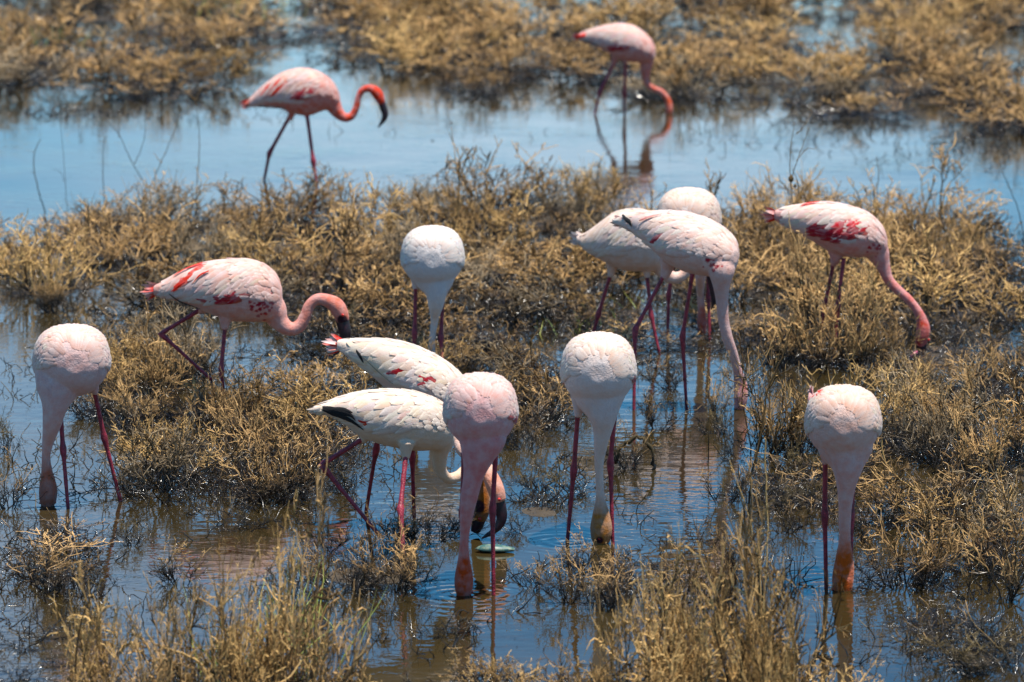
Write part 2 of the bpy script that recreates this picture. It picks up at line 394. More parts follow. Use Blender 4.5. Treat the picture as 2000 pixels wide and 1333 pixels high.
def shrub(seed, kind):
    """returns (stem mesh, twig mesh); about 0.3 m radius and 0.3 m high before scaling"""
    R = random.Random(seed); S, W = TwigMesh(), TwigMesh()
    ns = {'D': 13, 'S': 16, 'O': 9, 'T': 12}[kind]
    k_thick = {'D': 1.5, 'S': 1.2, 'O': 1.3, 'T': 1.3}[kind]
    lean = Vector((R.gauss(0, .25), R.gauss(0, .25), 0))
    for i in range(ns):
        az = R.uniform(0, 2 * math.pi); el = math.radians(R.uniform(10, 80))
        if kind == 'T': el = math.radians(R.uniform(40, 88))
        if kind == 'O': el = math.radians(R.uniform(8, 65))
        rb = R.uniform(0, .10 if kind != 'O' else .04)
        d = Vector((math.cos(az) * math.cos(el), math.sin(az) * math.cos(el), math.sin(el))) + lean
        p = Vector((math.cos(az) * rb, math.sin(az) * rb, -.03))
        ln = R.uniform(.17, .37) * (0.75 + .3 * math.sin(el))
        pts, dd = walk(R, p, d, ln, 8, .20, .04)
        r = R.uniform(.0026, .0048) * k_thick
        S.add(pts, r, r * .45, R.uniform(.1, .7))
        for j in range({'D': 7, 'S': 7, 'O': 7, 'T': 6}[kind]):
            k = min(8, 2 + int(R.random() ** .8 * 7)); a = pts[k]; dv = (pts[k] - pts[k - 1]).normalized()
            d2 = side_dir(R, dv, R.uniform(.35, 1.1)); d2.z = d2.z * .8 + .16
            if kind == 'T': d2.z += .5
            p2, e2 = walk(R, a, d2, R.uniform(.06, .16), 4, .21, .04)
            tn = R.random()
            (S if j % 3 == 0 else W).add(p2, .0022 * k_thick, .0014 * k_thick, tn)
            for m_ in range(4):
                k3 = R.randint(1, 4); dv3 = (p2[k3] - p2[k3 - 1]).normalized()
                d3 = side_dir(R, dv3, R.uniform(.4, 1.2)); d3.z += .15
                p3, e3 = walk(R, p2[k3], d3, R.uniform(.02, .072), 2, .20, .05)
                W.add(p3, .0017 * k_thick, .0011 * k_thick, min(1, max(0, tn + R.uniform(-.3, .4))))
                for q in range(R.choice((1, 2))):
                    d4 = side_dir(R, e3, R.uniform(.3, 1.1))
                    p4, _ = walk(R, p3[R.randint(1, 2)], d4, R.uniform(.010, .028), 1, .2)
                    W.add(p4, .0014 * k_thick, .0009 * k_thick, min(1, max(0, tn + R.uniform(-.1, .5))))
        if kind in 'T':
            for q in range(6):
                pp, _ = walk(R, p + rvec(R) * .06, Vector((R.gauss(0, .3), R.gauss(0, .3), 1)), R.uniform(.15, .40), 4, .12)
                W.add(pp, .0016, .0008, R.uniform(.5, 1))
    if kind in 'DS':          # low dead tangle inside the dome
        for q in range(110):
            az = R.uniform(0, 2 * math.pi); rr = .24 * math.sqrt(R.random()); z = R.uniform(0, .09)
            pp, _ = walk(R, Vector((math.cos(az) * rr, math.sin(az) * rr, z)), rvec(R), R.uniform(.04, .11), 3, .4)
            S.add(pp, .0020, .0010, R.random() * .6)
    return S.mesh('shrub_stems'), W.mesh('shrub_twigs')

PROTO = {}
for kind, cnt in (('D', 4), ('S', 5), ('O', 4), ('T', 3)):
    PROTO[kind] = []
    for c in range(cnt):
        s_, t_ = shrub(100 * ord(kind) + c, kind)
        PROTO[kind].append((s_, t_))
def plant(kind, x, y, height, width, label, group=None, dark=False, R=rng, name='dry_shrub', mats=None):
    st, tw = PROTO[kind][R.randrange(len(PROTO[kind]))]
    o = bpy.data.objects.new(name, st); COL.objects.link(o)
    c = bpy.data.objects.new('twigs', tw); COL.objects.link(c); c.parent = o; c['kind'] = 'stuff'
    if not st.materials: st.materials.append(M_STEM); tw.materials.append(M_TWIG)
    if dark or mats:
        ms = mats or (M_DARK, M_DARK)
        for ob, m_ in ((o, ms[0]), (c, ms[1])):
            ob.material_slots[0].link = 'OBJECT'; ob.material_slots[0].material = m_
    o.location = (x, y, R.uniform(-.012, 0))
    o.rotation_euler = (R.uniform(-.12, .12), R.uniform(-.12, .12), R.uniform(0, 6.28))
    sx = width / .62
    o.scale = (sx * R.uniform(.9, 1.1), sx * R.uniform(.9, 1.1), height / .30)
    tag(o, label, 'shrub', group)
    return o
def blocked(x, y, h, wd):
    px, py = to_px(x, y); s = sc(y)
    x0, x1, y0 = px - wd * .42 * s, px + wd * .42 * s, py - h * .92 * s
    for (a, b, c, d, row) in KEEP:
        if py > row - 6 and x1 > a and x0 < c and y0 < d and py > b: return True
    return False
PLACE = ['across the very back edge', 'on the far bank at upper left', 'in the upper left corner', 'on the low bank left of the far pink flamingo', 'behind and above the far pink flamingo',
 'on the far bank in the upper middle', 'on the far bank edge left of the farthest flamingo', 'around the body of the farthest flamingo', 'in the gap above the far pink flamingo head', 'on the far bank over the far pink flamingo head',
 'just right of the farthest flamingo neck', 'on the bank right of the farthest flamingo', 'at the waterside right of the farthest flamingo', 'on the point of bank at upper right', 'on the right part of the far bank', 'at the right edge beyond the channel', 'in the upper right corner',
 'at the left edge above the pale pink flamingo', 'on the channel bank below the far pink flamingo tail', 'on the channel bank below the far pink flamingo', 'behind the striding rose pink flamingo',
 'around the pure white flamingo', 'on the channel bank left of the walking pair', 'right of the pure white flamingo legs', 'around the legs of the walking pair', 'above the back of the cream winged flamingo', 'between the cream winged and white front flamingos',
 'left of the crimson-winged flamingo', 'behind the crimson-winged flamingo', 'right of the crimson-winged flamingo', 'under the crimson-winged flamingo', 'right of the large walking flamingo neck',
 'under the tail of the striding rose pink flamingo', 'at the feet of the striding rose pink flamingo', 'on the water edge right of the left flamingo', 'under the neck of the striding rose pink flamingo', 'left of the bent red leg of the pale strider',
 'behind the pink front flamingo at the right', 'just right of the pink front flamingo body', 'in the thick of the right edge growth', 'low beside the pink front flamingo neck', 'at the lower right edge',
 'on the wet mud around the crimson-winged flamingo head', 'behind the back of the cream winged flamingo', 'in the water between the two central front-facing flamingos', 'beside the bent leg of the pale strider', 'in the water left of the single red leg', 'in the water at the lower right corner', 'in the water below the left flamingo', 'along the bottom edge at left', 'below the green grass at bottom left', 'along the bottom edge just right of centre', 'between the centre and the tall bottom right clump', 'in the tall clump at bottom right', 'right of the tall bottom right clump', 'at the bottom edge near the centre']
placed = []
for pi, (cx, cy, rx, ry, sp_, h, kinds, lab) in enumerate(PATCH):
    fails = 0; mine = []
    if cy < 300: sp_ *= 1.12
    hue = lab.split(' shrub')[0]
    while fails < 70:
        an = rng.uniform(0, 6.283); rr = math.sqrt(rng.random())
        px, py = cx + math.cos(an) * rr * rx, cy + math.sin(an) * rr * ry
        if not (-160 < px < 2160): fails += 1; continue
        if any(((px - a) / c) ** 2 + ((py - b) / d) ** 2 < 1 for (a, b, c, d) in HOLES): fails += 1; continue
        if not (-110 < px < 2110): fails += 1; continue
        g = ground(px, py)
        if any((g.x - q[0]) ** 2 + (g.y - q[1]) ** 2 < (sp_ * .5 + q[2] * .5) ** 2 for q in placed): fails += 1; continue
        q_ = rng.choice((.55, .75, .9, 1.05, 1.2, 1.4)); hh = h * q_ * rng.uniform(.9, 1.1); wd = min(.95, sp_ * 1.75) * rng.uniform(.85, 1.15) * (.7 + .3 * q_)
        for shrink in (1, .75, .5):
            if not blocked(g.x, g.y, hh * shrink, wd * (1 if shrink == 1 else .8)): break
        else: fails += 1; continue
        if shrink < 1: hh *= shrink; wd *= .8
        placed.append((g.x, g.y, sp_))
        fg = cy > 1300; rm_ = rng.random(); mm = None
        if fg: wd = max(wd, .30)
        if rm_ < (.68 if fg else .20): mm = (M_STEM, M_STRAW)
        elif rm_ < (.72 if fg else .34): mm = (M_STEM, M_GREY)
        mine.append((px, py, hh, plant(rng.choice(kinds), g.x, g.y, hh, wd, None, mats=mm)))
    view = sorted([m for m in mine if -120 < m[0] < 2120], key=lambda m: m[0]); grp = 'shrubs ' + PLACE[pi]
    ORD = ['leftmost', 'second', 'third', 'fourth', 'fifth', 'sixth', 'seventh', 'eighth', 'ninth', 'tenth', 'eleventh', 'twelfth', 'thirteenth', 'fourteenth', 'fifteenth', 'sixteenth', 'seventeenth', 'eighteenth', 'nineteenth', 'twentieth'] + [t + u for t in ('twenty-', 'thirty-') for u in ('first', 'second', 'third', 'fourth', 'fifth', 'sixth', 'seventh', 'eighth', 'ninth')]
    for i, m in enumerate(view):
        if len(view) == 1: lb = '%s shrub standing %s' % (hue, PLACE[pi])
        elif i == len(view) - 1: lb = 'rightmost %s shrub %s' % (hue, PLACE[pi])
        elif i == 0: lb = 'leftmost %s shrub %s' % (hue, PLACE[pi])
        else: lb = '%s %s from left %s' % (ORD[i], hue.split()[-1] + ' shrub', PLACE[pi])
        tag(m[3], lb, 'shrub', grp)
    for m in mine:
        if m not in view: tag(m[3], '%s shrub %s, just outside the picture' % (hue, PLACE[pi]), 'shrub', grp)
assert len(PLACE) == len(PATCH), (len(PLACE), len(PATCH))
print('shrubs', len(placed))

# single shrubs one can point at: px, row, height m, width m, kind, dark, label
SOLO = [
 (22, 995, .17, .30, 'O', 0, 'bare dark-footed shrub at the left edge beside the head of the pale pink flamingo'),
 (8, 880, .12, .2, 'O', 1, 'small sparse shrub cut by the left edge above the dark-footed one'),
 (95, 1160, .15, .20, 'O', 0, 'small upright branching shrub in open water below the left flamingo'),
 (165, 1168, .12, .22, 'O', 0, 'low spreading shrub right next to the small upright one in open water'),
 (355, 1142, .13, .25, 'O', 0, 'isolated windswept twisted shrub in open water at lower left'),
 (670, 1160, .17, .34, 'S', 0, 'left half of the dense twiggy mound in front of the striding pale flamingo'),
 (770, 1158, .15, .30, 'S', 0, 'right half of the dense twiggy mound in front of the striding pale flamingo'),
 (740, 1120, .13, .3, 'S', 0, 'shrub at the back of the dense twiggy mound between two red legs'),
 (840, 1050, .11, .28, 'S', 0, 'low twiggy shrub left of the two lowered heads in the centre'),
 (770, 1055, .12, .26, 'S', 0, 'low twiggy shrub between the red legs of the striding pale flamingo'),
 (640, 1080, .10, .22, 'O', 0, 'sparse shrub at the raised foot of the striding pale flamingo'),
 (1235, 918, .15, .26, 'O', 0, 'gnarled shrub with an arching root right of the white front flamingo'),
 (1480, 895, .36, .40, 'S', 0, 'tall tan shrub with a dense black foot hiding a submerged head'),
 (1560, 880, .15, .26, 'S', 0, 'dense dark-footed shrub left of the pink front flamingo'),
 (1400, 850, .10, .22, 'O', 1, 'small dark shrub in the water at the foot of the tall tan one'),
 (1600, 990, .09, .24, 'O', 1, 'low dark snag just left of the single red leg at right'),
 (1530, 1000, .09, .22, 'O', 1, 'low dark snag in open water left of centre right'),
 (1110, 1178, .13, .26, 'O', 0, 'left part of the spiny shrub row below the white front flamingo'),
 (1210, 1185, .14, .28, 'S', 0, 'middle of the spiny shrub row below the white front flamingo'),
 (1310, 1190, .15, .28, 'O', 0, 'right part of the spiny shrub row below the white front flamingo'),
 (1400, 1195, .22, .26, 'S', 0, 'taller spiny shrub ending the row at right'),
 (1445, 1120, .15, .2, 'O', 0, 'slender branching shrub behind the tall blurred stalk'),
 (1775, 1145, .26, .38, 'O', 0, 'big fan-shaped shrub right of the pink front flamingo'),
 (1760, 1148, .20, .36, 'S', 0, 'dense inner shrub at the foot of the big fan-shaped one'),
 (1960, 1175, .27, .36, 'O', 0, 'leaning branching shrub at the right edge over its reflection'),
 (1700, 1050, .10, .24, 'O', 0, 'sparse twiggy shrub tucked behind the pink front flamingo'),
 (1900, 1300, .09, .36, 'O', 1, 'low dark wet tangle at the lower right corner'),
 (1975, 1318, .12, .34, 'O', 1, 'wet tangle cut by the lower right corner of the picture'),
 (60, 1262, .05, .34, 'O', 1, 'black wet tangle lying in the water at the lower left'),
 (30, 1335, .05, .3, 'O', 1, 'black wet tangle cut by the lower left corner'),
 (160, 1310, .09, .26, 'O', 1, 'dark wet snag left of the blurred golden foreground shrubs'),
 (980, 720, .12, .30, 'S', 0, 'tan shrub just right of the back of the cream-winged flamingo'),
 (1040, 800, .12, .24, 'O', 0, 'thin dark shrub between the two central front-facing flamingos'),
 (1030, 880, .10, .22, 'O', 0, 'low thin snag between the two central front-facing flamingos'),
 (1600, 716, .38, .40, 'D', 0, 'left tall golden shrub hiding the legs of the crimson-winged flamingo'),
 (1662, 718, .36, .34, 'D', 0, 'right tall golden shrub hiding the legs of the crimson-winged flamingo'),
 (1545, 722, .18, .30, 'D', 0, 'lower shrub left of the one hiding the crimson-winged flamingo legs'),
 (1725, 720, .20, .26, 'S', 0, 'lower shrub under the bent neck of the crimson-winged flamingo'),
 (872, 745, .17, .24, 'O', 0, 'spiny open shrub covering the lower neck of the pure white flamingo'),
 (1285, 838, .15, .24, 'O', 0, 'open tan shrub between the legs of the large walking flamingo'),
 (1405, 825, .22, .22, 'O', 0, 'open tan shrub left of the tall one hiding a submerged head'),
 (430, 838, .22, .30, 'S', 0, 'twiggy shrub covering the standing red leg of the rose pink flamingo'),
 (590, 900, .14, .26, 'O', 0, 'open twiggy shrub left of the bent hock of the pale strider'),
 (680, 960, .10, .24, 'O', 0, 'low twiggy shrub inside the bent leg of the pale strider'),
 (1060, 960, .09, .26, 'O', 1, 'dark snag on the small mud bar left of the white front flamingo'),
 (1120, 965, .08, .22, 'O', 1, 'dark snag on the mud bar behind the white front flamingo leg'),
 (1420, 985, .14, .22, 'O', 0, 'thin branching shrub in open water right of the bird reflections'),
 (1570, 935, .12, .26, 'O', 1, 'dark twiggy snag left of the pink front flamingo breast'),
 (1040, 1150, .10, .24, 'O', 0, 'leftmost sprig of the spiny shrub row below the white front flamingo'),
 (1150, 1120, .10, .26, 'S', 0, 'small shrub at the back of the spiny row'),
 (1260, 1150, .13, .28, 'S', 0, 'dense spiny shrub at the middle back of the row below the white flamingo'),
 (1480, 1170, .16, .24, 'O', 0, 'spindly shrub beside the tall blurred stalk'),
 (1540, 1040, .10, .2, 'O', 0, 'short spindly sprig in open water left of the single red leg'),
 (1640, 880, .20, .26, 'O', 0, 'branching shrub behind the pink front flamingo back'),
 (970, 870, .14, .24, 'O', 0, 'branching shrub right of the rosy front flamingo back'),
 (240, 960, .10, .24, 'O', 1, 'dark snag right of the left flamingo legs'),
 (480, 1030, .06, .24, 'O', 1, 'low dark snag in the calm water at left centre'),
 (560, 1160, .13, .24, 'O', 0, 'open shrub left of the dense twiggy mound'),
 (255, 1065, .07, .2, 'O', 1, 'small dark snag in open water right of the left flamingo'),
 (1015, 1045, .06, .2, 'O', 1, 'small dark snag by the teal debris'),
 (880, 1240, .05, .24, 'O', 1, 'flat dark snag beside the reflection of the rosy front flamingo'),
 (610, 1240, .08, .24, 'O', 1, 'dark snag in brown water behind the lower left foreground'),
 (520, 985, .10, .26, 'O', 0, 'low open shrub at the right end of the left thicket'),
 (930, 800, .12, .24, 'O', 0, 'open shrub between the cream winged and rosy flamingos'),
 (1320, 760, .12, .28, 'O', 0, 'open shrub behind the front leg of the large walking flamingo'),
 (1700, 960, .13, .3, 'O', 0, 'wide open shrub right of the pink front flamingo neck'),
 (120, 610, .19, .26, 'S', 0, 'upright shrub with black stems above the left flamingo'),
]
for (px, row, h, wd, k, dk, lab) in SOLO:
    g = ground(px, row)
    plant(k, g.x, g.y, h, wd, lab, dark=bool(dk))

# arching root
g0 = GY(918)
pts = catmull([P(1200, 905, g0), P(1215, 868, g0), P(1245, 855, g0), P(1268, 872, g0), P(1276, 905, g0), P(1277, 930, g0)], 5)
rr_ = random.Random(4); pts = [Vector(p) + rvec(rr_) * .0035 for p in pts]
v, f = tube(pts, [rr_.uniform(.0045, .0085) for i in range(len(pts))], 8)
tag(link('arching_root', mesh('arching_root', v, f, tone=[.3] * len(v)), M_DARK), 'thick dark root arching out of the water right of the white front flamingo', 'root')

# ------------------------------------------------------------------ bare stalks
STALK = [
 ('short dark curved stalk standing alone at far left against the channel', 415, .0035, [[(76, 278), (67, 300), (68, 340), (77, 380), (88, 415)]], 'D'),
 ('hair-thin pale stalk just right of the curved one at far left', 410, .0015, [[(113, 165), (118, 240), (125, 320), (132, 410)], [(105, 330), (120, 338), (127, 355)]], 'D'),
 ('short straight dark stalk left of the forked stems', 400, .0028, [[(205, 268), (201, 300), (203, 380), (206, 405)]], 'D'),
 ('forked bare stem reaching left over the blue channel', 410, .0028, [[(207, 233), (235, 268), (255, 312), (282, 360), (290, 410)], [(284, 180), (281, 272), (262, 322)], [(232, 268), (234, 230)]], 'D'),
 ('slanting bare stem between the two forked ones', 410, .003, [[(352, 205), (345, 245), (322, 300), (300, 350), (275, 405)], [(316, 318), (300, 300)]], 'D'),
 ('tall bare stem with a forked top left of the far pink flamingo', 405, .003, [[(382, 195), (390, 270), (387, 330), (384, 405)], [(382, 195), (405, 150), (414, 110)], [(382, 195), (350, 165), (328, 130)]], 'D'),
 ('thin stalk just right of the far pink flamingo legs', 425, .0025, [[(642, 320), (650, 360), (644, 402), (640, 425)]], 'D'),
 ('short thin stalk below the bill of the far pink flamingo', 425, .0025, [[(672, 342), (666, 375), (672, 425)]], 'D'),
 ('pale curved blade over the channel in the centre', 430, .0025, [[(1008, 280), (1030, 300), (1047, 330), (1052, 430)]], 'L'),
 ('tall seed-headed stalk rising behind the crimson-winged flamingo', 620, .0028, [[(1552, 243), (1543, 300), (1544, 350), (1549, 405), (1562, 480), (1578, 560), (1600, 615)], [(1548, 345), (1562, 300), (1580, 252)], [(1556, 312), (1575, 292), (1592, 290)], [(1554, 262), (1570, 245), (1586, 218)], [(1547, 330), (1557, 352), (1560, 378)]], 'D'),
 ('straight dark stalk above the back of the crimson-winged flamingo', 470, .0028, [[(1711, 308), (1716, 335), (1713, 380), (1708, 470)]], 'D'),
 ('slanting dark stalk at the upper right edge', 480, .0025, [[(1945, 278), (1954, 325), (1975, 375), (1992, 420), (2000, 480)]], 'D'),
 ('long dark bent branch rising beside the submerged head at right', 985, .004, [[(1545, 640), (1525, 700), (1498, 765), (1490, 830), (1468, 930), (1463, 985)], [(1498, 765), (1520, 735), (1560, 715)]], 'D'),
 ('blurred tall stalk standing in front of the channel at lower right', 1290, .003, [[(1494, 860), (1497, 960), (1499, 1060), (1492, 1180), (1490, 1290)], [(1425, 900), (1460, 1000), (1482, 1100), (1488, 1200)]], 'L'),
 ('thin straight stem standing in its own reflection between the white and pink flamingos', 905, .0022, [[(1386, 740), (1385, 800), (1384, 905)]], 'D'),
 ('dark blurred stick leaning in the lower left foreground', 1400, .003, [[(202, 1115), (170, 1180), (150, 1260), (146, 1400)]], 'D'),
 ('thick pale fallen stem curving across the golden foreground at lower left', 1420, .005, [[(285, 1235), (310, 1262), (370, 1282), (400, 1310), (430, 1400)], [(590, 1290), (560, 1325), (500, 1345), (440, 1352)]], 'L'),
 ('pale thick stem slanting through the right thicket', 1000, .0045, [[(1722, 860), (1730, 905), (1770, 945), (1800, 965), (1840, 1000)], [(1730, 990), (1765, 962), (1800, 965)]], 'L'),
 ('fine long straw leaning over the water at lower right', 1300, .0012, [[(1875, 1175), (1910, 1225), (1960, 1275), (2010, 1310)]], 'L'),
 ('curled pale straw hanging in front of the pink front flamingo', 1290, .0018, [[(1520, 1120), (1548, 1140), (1568, 1170), (1562, 1205), (1545, 1290)]], 'L'),
 ('pale stem standing left of the white flamingo in the middle band', 620, .0022, [[(752, 500), (760, 545), (772, 600), (774, 620)], [(797, 555), (786, 590), (784, 620)]], 'L'),
]
for lab, row, r, lines, tone in STALK:
    Y = GY(row); TM = TwigMesh()
    R = random.Random(row + len(lab))
    for li, ln in enumerate(lines):
        pts = catmull([P(x, y, Y) + Vector((0, R.uniform(-.02, .02) * (li > 0), 0)) for x, y in ln], 4)
        pts = [Vector(p) + rvec(R) * .0012 for p in pts]
        rr = r if li == 0 else r * .8
        if ln[0][1] < ln[-1][1]: TM.add(pts, rr * .5, rr, R.uniform(.3, .6) if tone == 'D' else .9)
        else: TM.add(pts, rr, rr * .5, R.uniform(.3, .6) if tone == 'D' else .9)
        for k in range(0, len(pts), 4):
            d = side_dir(R, Vector((0, 0, 1)), R.uniform(.5, 1.2)); p4, _ = walk(R, pts[k], d, R.uniform(.008, .025), 2, .2)
            TM.add(p4, rr * .5, rr * .25, .6)
    o = link('bare_stalk', TM.mesh('bare_stalk'), M_STEM if tone == 'D' else M_STRAW)
    tag(o, lab, 'stalk')
    if 'seed-headed' in lab:
        for (x, y, rr) in ((1545, 349, .011), (1553, 363, .006)):
            c = P(x, y, Y - .004)
            v, f = tube([c + Vector((0, 0, k * rr * .5)) for k in range(-3, 4)], [rr * q for q in (.25, .75, 1, 1, .8, .5, .15)], 8)
            v = [p_ - Vector((0, 0, 0)) for p_ in v]
            link('seed_head', mesh('seed_head', v, f, tone=[.5] * len(v)), M_STEM, o)

# ------------------------------------------------------------------ loose litter: fallen twigs and stubble
TM = TwigMesh(); R = random.Random(5); cnt = 0
for k in range(60000):
    if cnt > 17000: break
    Y = 1 / (R.uniform(1 / 38, 1 / 11.6)); x = R.uniform(-1, 1) * Y * .125
    px, py = to_px(x, Y); d_ = dens(px, py)
    if R.random() > d_ * .9: continue
    if blocked(x, Y, .05, .08): continue
    cnt += 1
    up = R.random() ** 2
    pts, _ = walk(R, Vector((x, Y, R.uniform(-.01, .03))), Vector((R.gauss(0, 1), R.gauss(0, 1), .15 + up * 1.6)), R.uniform(.03, .11), 3, .3)
    TM.add(pts, R.uniform(.0012, .0022), .0009, R.random())
tag(link('twig_litter', TM.mesh('twig_litter'), M_TWIG), 'fallen dry twigs and stubble matted on the mud between the shrubs', 'twigs', kind='stuff')
TM = TwigMesh(); R = random.Random(11)
SP = [(1400, 270, 90, 25, 26), (1560, 285, 90, 20, 30), (1720, 300, 110, 28, 46), (1900, 320, 90, 45, 50), (140, 222, 110, 12, 200), (560, 232, 80, 12, 20), (1250, 195, 60, 20, 14), (870, 250, 250, 40, 14),
      (330, 225, 130, 16, 90), (1030, 196, 150, 20, 90), (1650, 245, 150, 20, 140), (1900, 290, 90, 25, 110), (470, 190, 60, 22, 60),
      (40, 740, 40, 60, 16), (250, 1040, 150, 60, 22), (60, 900, 50, 60, 24), (160, 930, 60, 60, 26), (500, 1010, 130, 30, 40), (230, 1185, 160, 30, 14), (800, 1230, 150, 60, 22), (1050, 1130, 90, 30, 12),
      (1290, 990, 100, 60, 34), (1330, 1090, 120, 40, 26), (1110, 940, 60, 50, 40), (1500, 980, 80, 60, 40), (1640, 960, 120, 40, 40), (1530, 1120, 60, 60, 16), (1690, 1270, 60, 40, 6), (1850, 1220, 100, 50, 26),
      (700, 950, 90, 60, 30), (1050, 820, 60, 60, 30), (1060, 985, 60, 15, 40), (960, 1190, 100, 25, 10), (1500, 740, 100, 30, 60), (180, 640, 90, 40, 40), (1780, 735, 120, 25, 60), (860, 1250, 120, 50, 18), (90, 1220, 100, 50, 40)]
for (cx, cy, rx, ry, n_) in SP:
    for k in range(int(n_ * (1.6 if cy > 600 else 1))):
        an = R.uniform(0, 6.283); rr = math.sqrt(R.random()); px, py = cx + math.cos(an) * rr * rx, cy + math.sin(an) * rr * ry
        g = ground(px, py)
        if blocked(g.x, g.y, .03, .03): continue
        d = Vector((R.gauss(0, .9), R.gauss(0, .9), R.uniform(.1, 1.2)))
        L_ = R.uniform(.02, .10)
        pts, e = walk(R, Vector((g.x, g.y, -.006)), d, L_, 3, .3)
        TM.add(pts, R.uniform(.0016, .0030), .0012, R.random())
        if R.random() < .6:
            p2, _ = walk(R, pts[R.randint(1, 3)], side_dir(R, e, R.uniform(.5, 1.7)), L_ * .5, 2, .25); TM.add(p2, .0017, .001, R.random())
            if R.random() < .5:
                p2, _ = walk(R, pts[R.randint(1, 2)], side_dir(R, e, R.uniform(.5, 1.4)), L_ * .4, 2, .25); TM.add(p2, .0015, .001, R.random())
tag(link('snag_twigs', TM.mesh('snag_twigs'), M_DARK), 'small dark snags and broken twigs poking out of the open water', 'twigs', kind='stuff')

V, F, T = [], [], []; R = random.Random(3)
for k in range(900):
    Y = 1 / (R.uniform(1 / 26, 1 / 11.9)); x = R.uniform(-1, 1) * Y * .118; rr = R.uniform(.0015, .007) * (1 if R.random() < .9 else 2); q = len(V); m_ = R.randint(4, 6); tn = R.random(); z = .0015
    a0 = R.uniform(0, 6.28); st_ = R.uniform(.3, 1)
    for i in range(m_):
        an = 2 * math.pi * i / m_; r2 = rr * R.uniform(.6, 1.2); dx, dy = math.cos(an) * r2, math.sin(an) * r2 * st_
        V.append((x + dx * math.cos(a0) - dy * math.sin(a0), Y + dx * math.sin(a0) + dy * math.cos(a0), z + R.uniform(0, .002))); T.append(tn)
    V.append((x, Y, z + .002)); T.append(tn)
    for i in range(m_): F.append((q + i, q + (i + 1) % m_, q + m_))
tag(link('floating_flecks', mesh('floating_flecks', V, F, tone=T), M_DARK), 'dark flecks of plant debris floating on the open water', 'debris', kind='stuff')

# green grass
def grass(lab, spots, n_, h0, h1, wd):
    V, F, T = [], [], []; R = random.Random(n_ * 3 + len(lab))
    for (px, row, rad) in spots:
        g = ground(px, row)
        for k in range(n_):
            b = g + Vector((R.gauss(0, rad), R.gauss(0, rad), -.01)); d = Vector((R.gauss(0, .45), R.gauss(0, .45), 1))
            pts, _ = walk(R, b, d, R.uniform(h0, h1), 5, .12, -.05); a = Vector((R.gauss(0, 1), R.gauss(0, 1), 0)).normalized(); q = len(V); tn = R.random()
            for i, p in enumerate(pts):
                ww = wd * (1 - i / 5.3); V += [p - a * ww, p + a * ww]; T += [tn] * 2
            for i in range(5): F.append((q + i * 2, q + i * 2 + 1, q + i * 2 + 3, q + i * 2 + 2))
    tag(link('green_grass', mesh('green_grass', V, F, tone=T), M_GREEN), lab, 'grass', kind='stuff')
grass('green grass blades sprouting on top of the lower left foreground shrubs', [(490, 1345, .05), (540, 1340, .06), (585, 1300, .06), (600, 1240, .05), (430, 1320, .04), (500, 1290, .05)], 16, .16, .30, .0032)
grass('sparse fresh green leaves among the middle shrubs', [(1150, 650, .12), (1130, 640, .1), (1180, 600, .15), (1800, 540, .1), (1640, 560, .08)], 22, .05, .14, .003)
grass('thin green leaves in the far blurred bank', [(130, 95, .15), (480, 30, .2), (470, 20, .2)], 30, .15, .3, .005)

# ------------------------------------------------------------------ flamingos
WHITE = (.72, .645, .59); CREAM = (.70, .58, .46); PALE = (.70, .49, .45); PINK = (.66, .34, .32); ROSE = (.63, .25, .23); SALMON = (.62, .19, .15)
TAN = (.52, .27, .13); CRIM = (.36, .008, .03); RED = (.66, .045, .035); BLACK = (.012, .011, .012); RUST = (.45, .11, .06)
def mixc(a, b, t): t = max(0, min(1, t)); return tuple(x + (y - x) * t for x, y in zip(a, b))

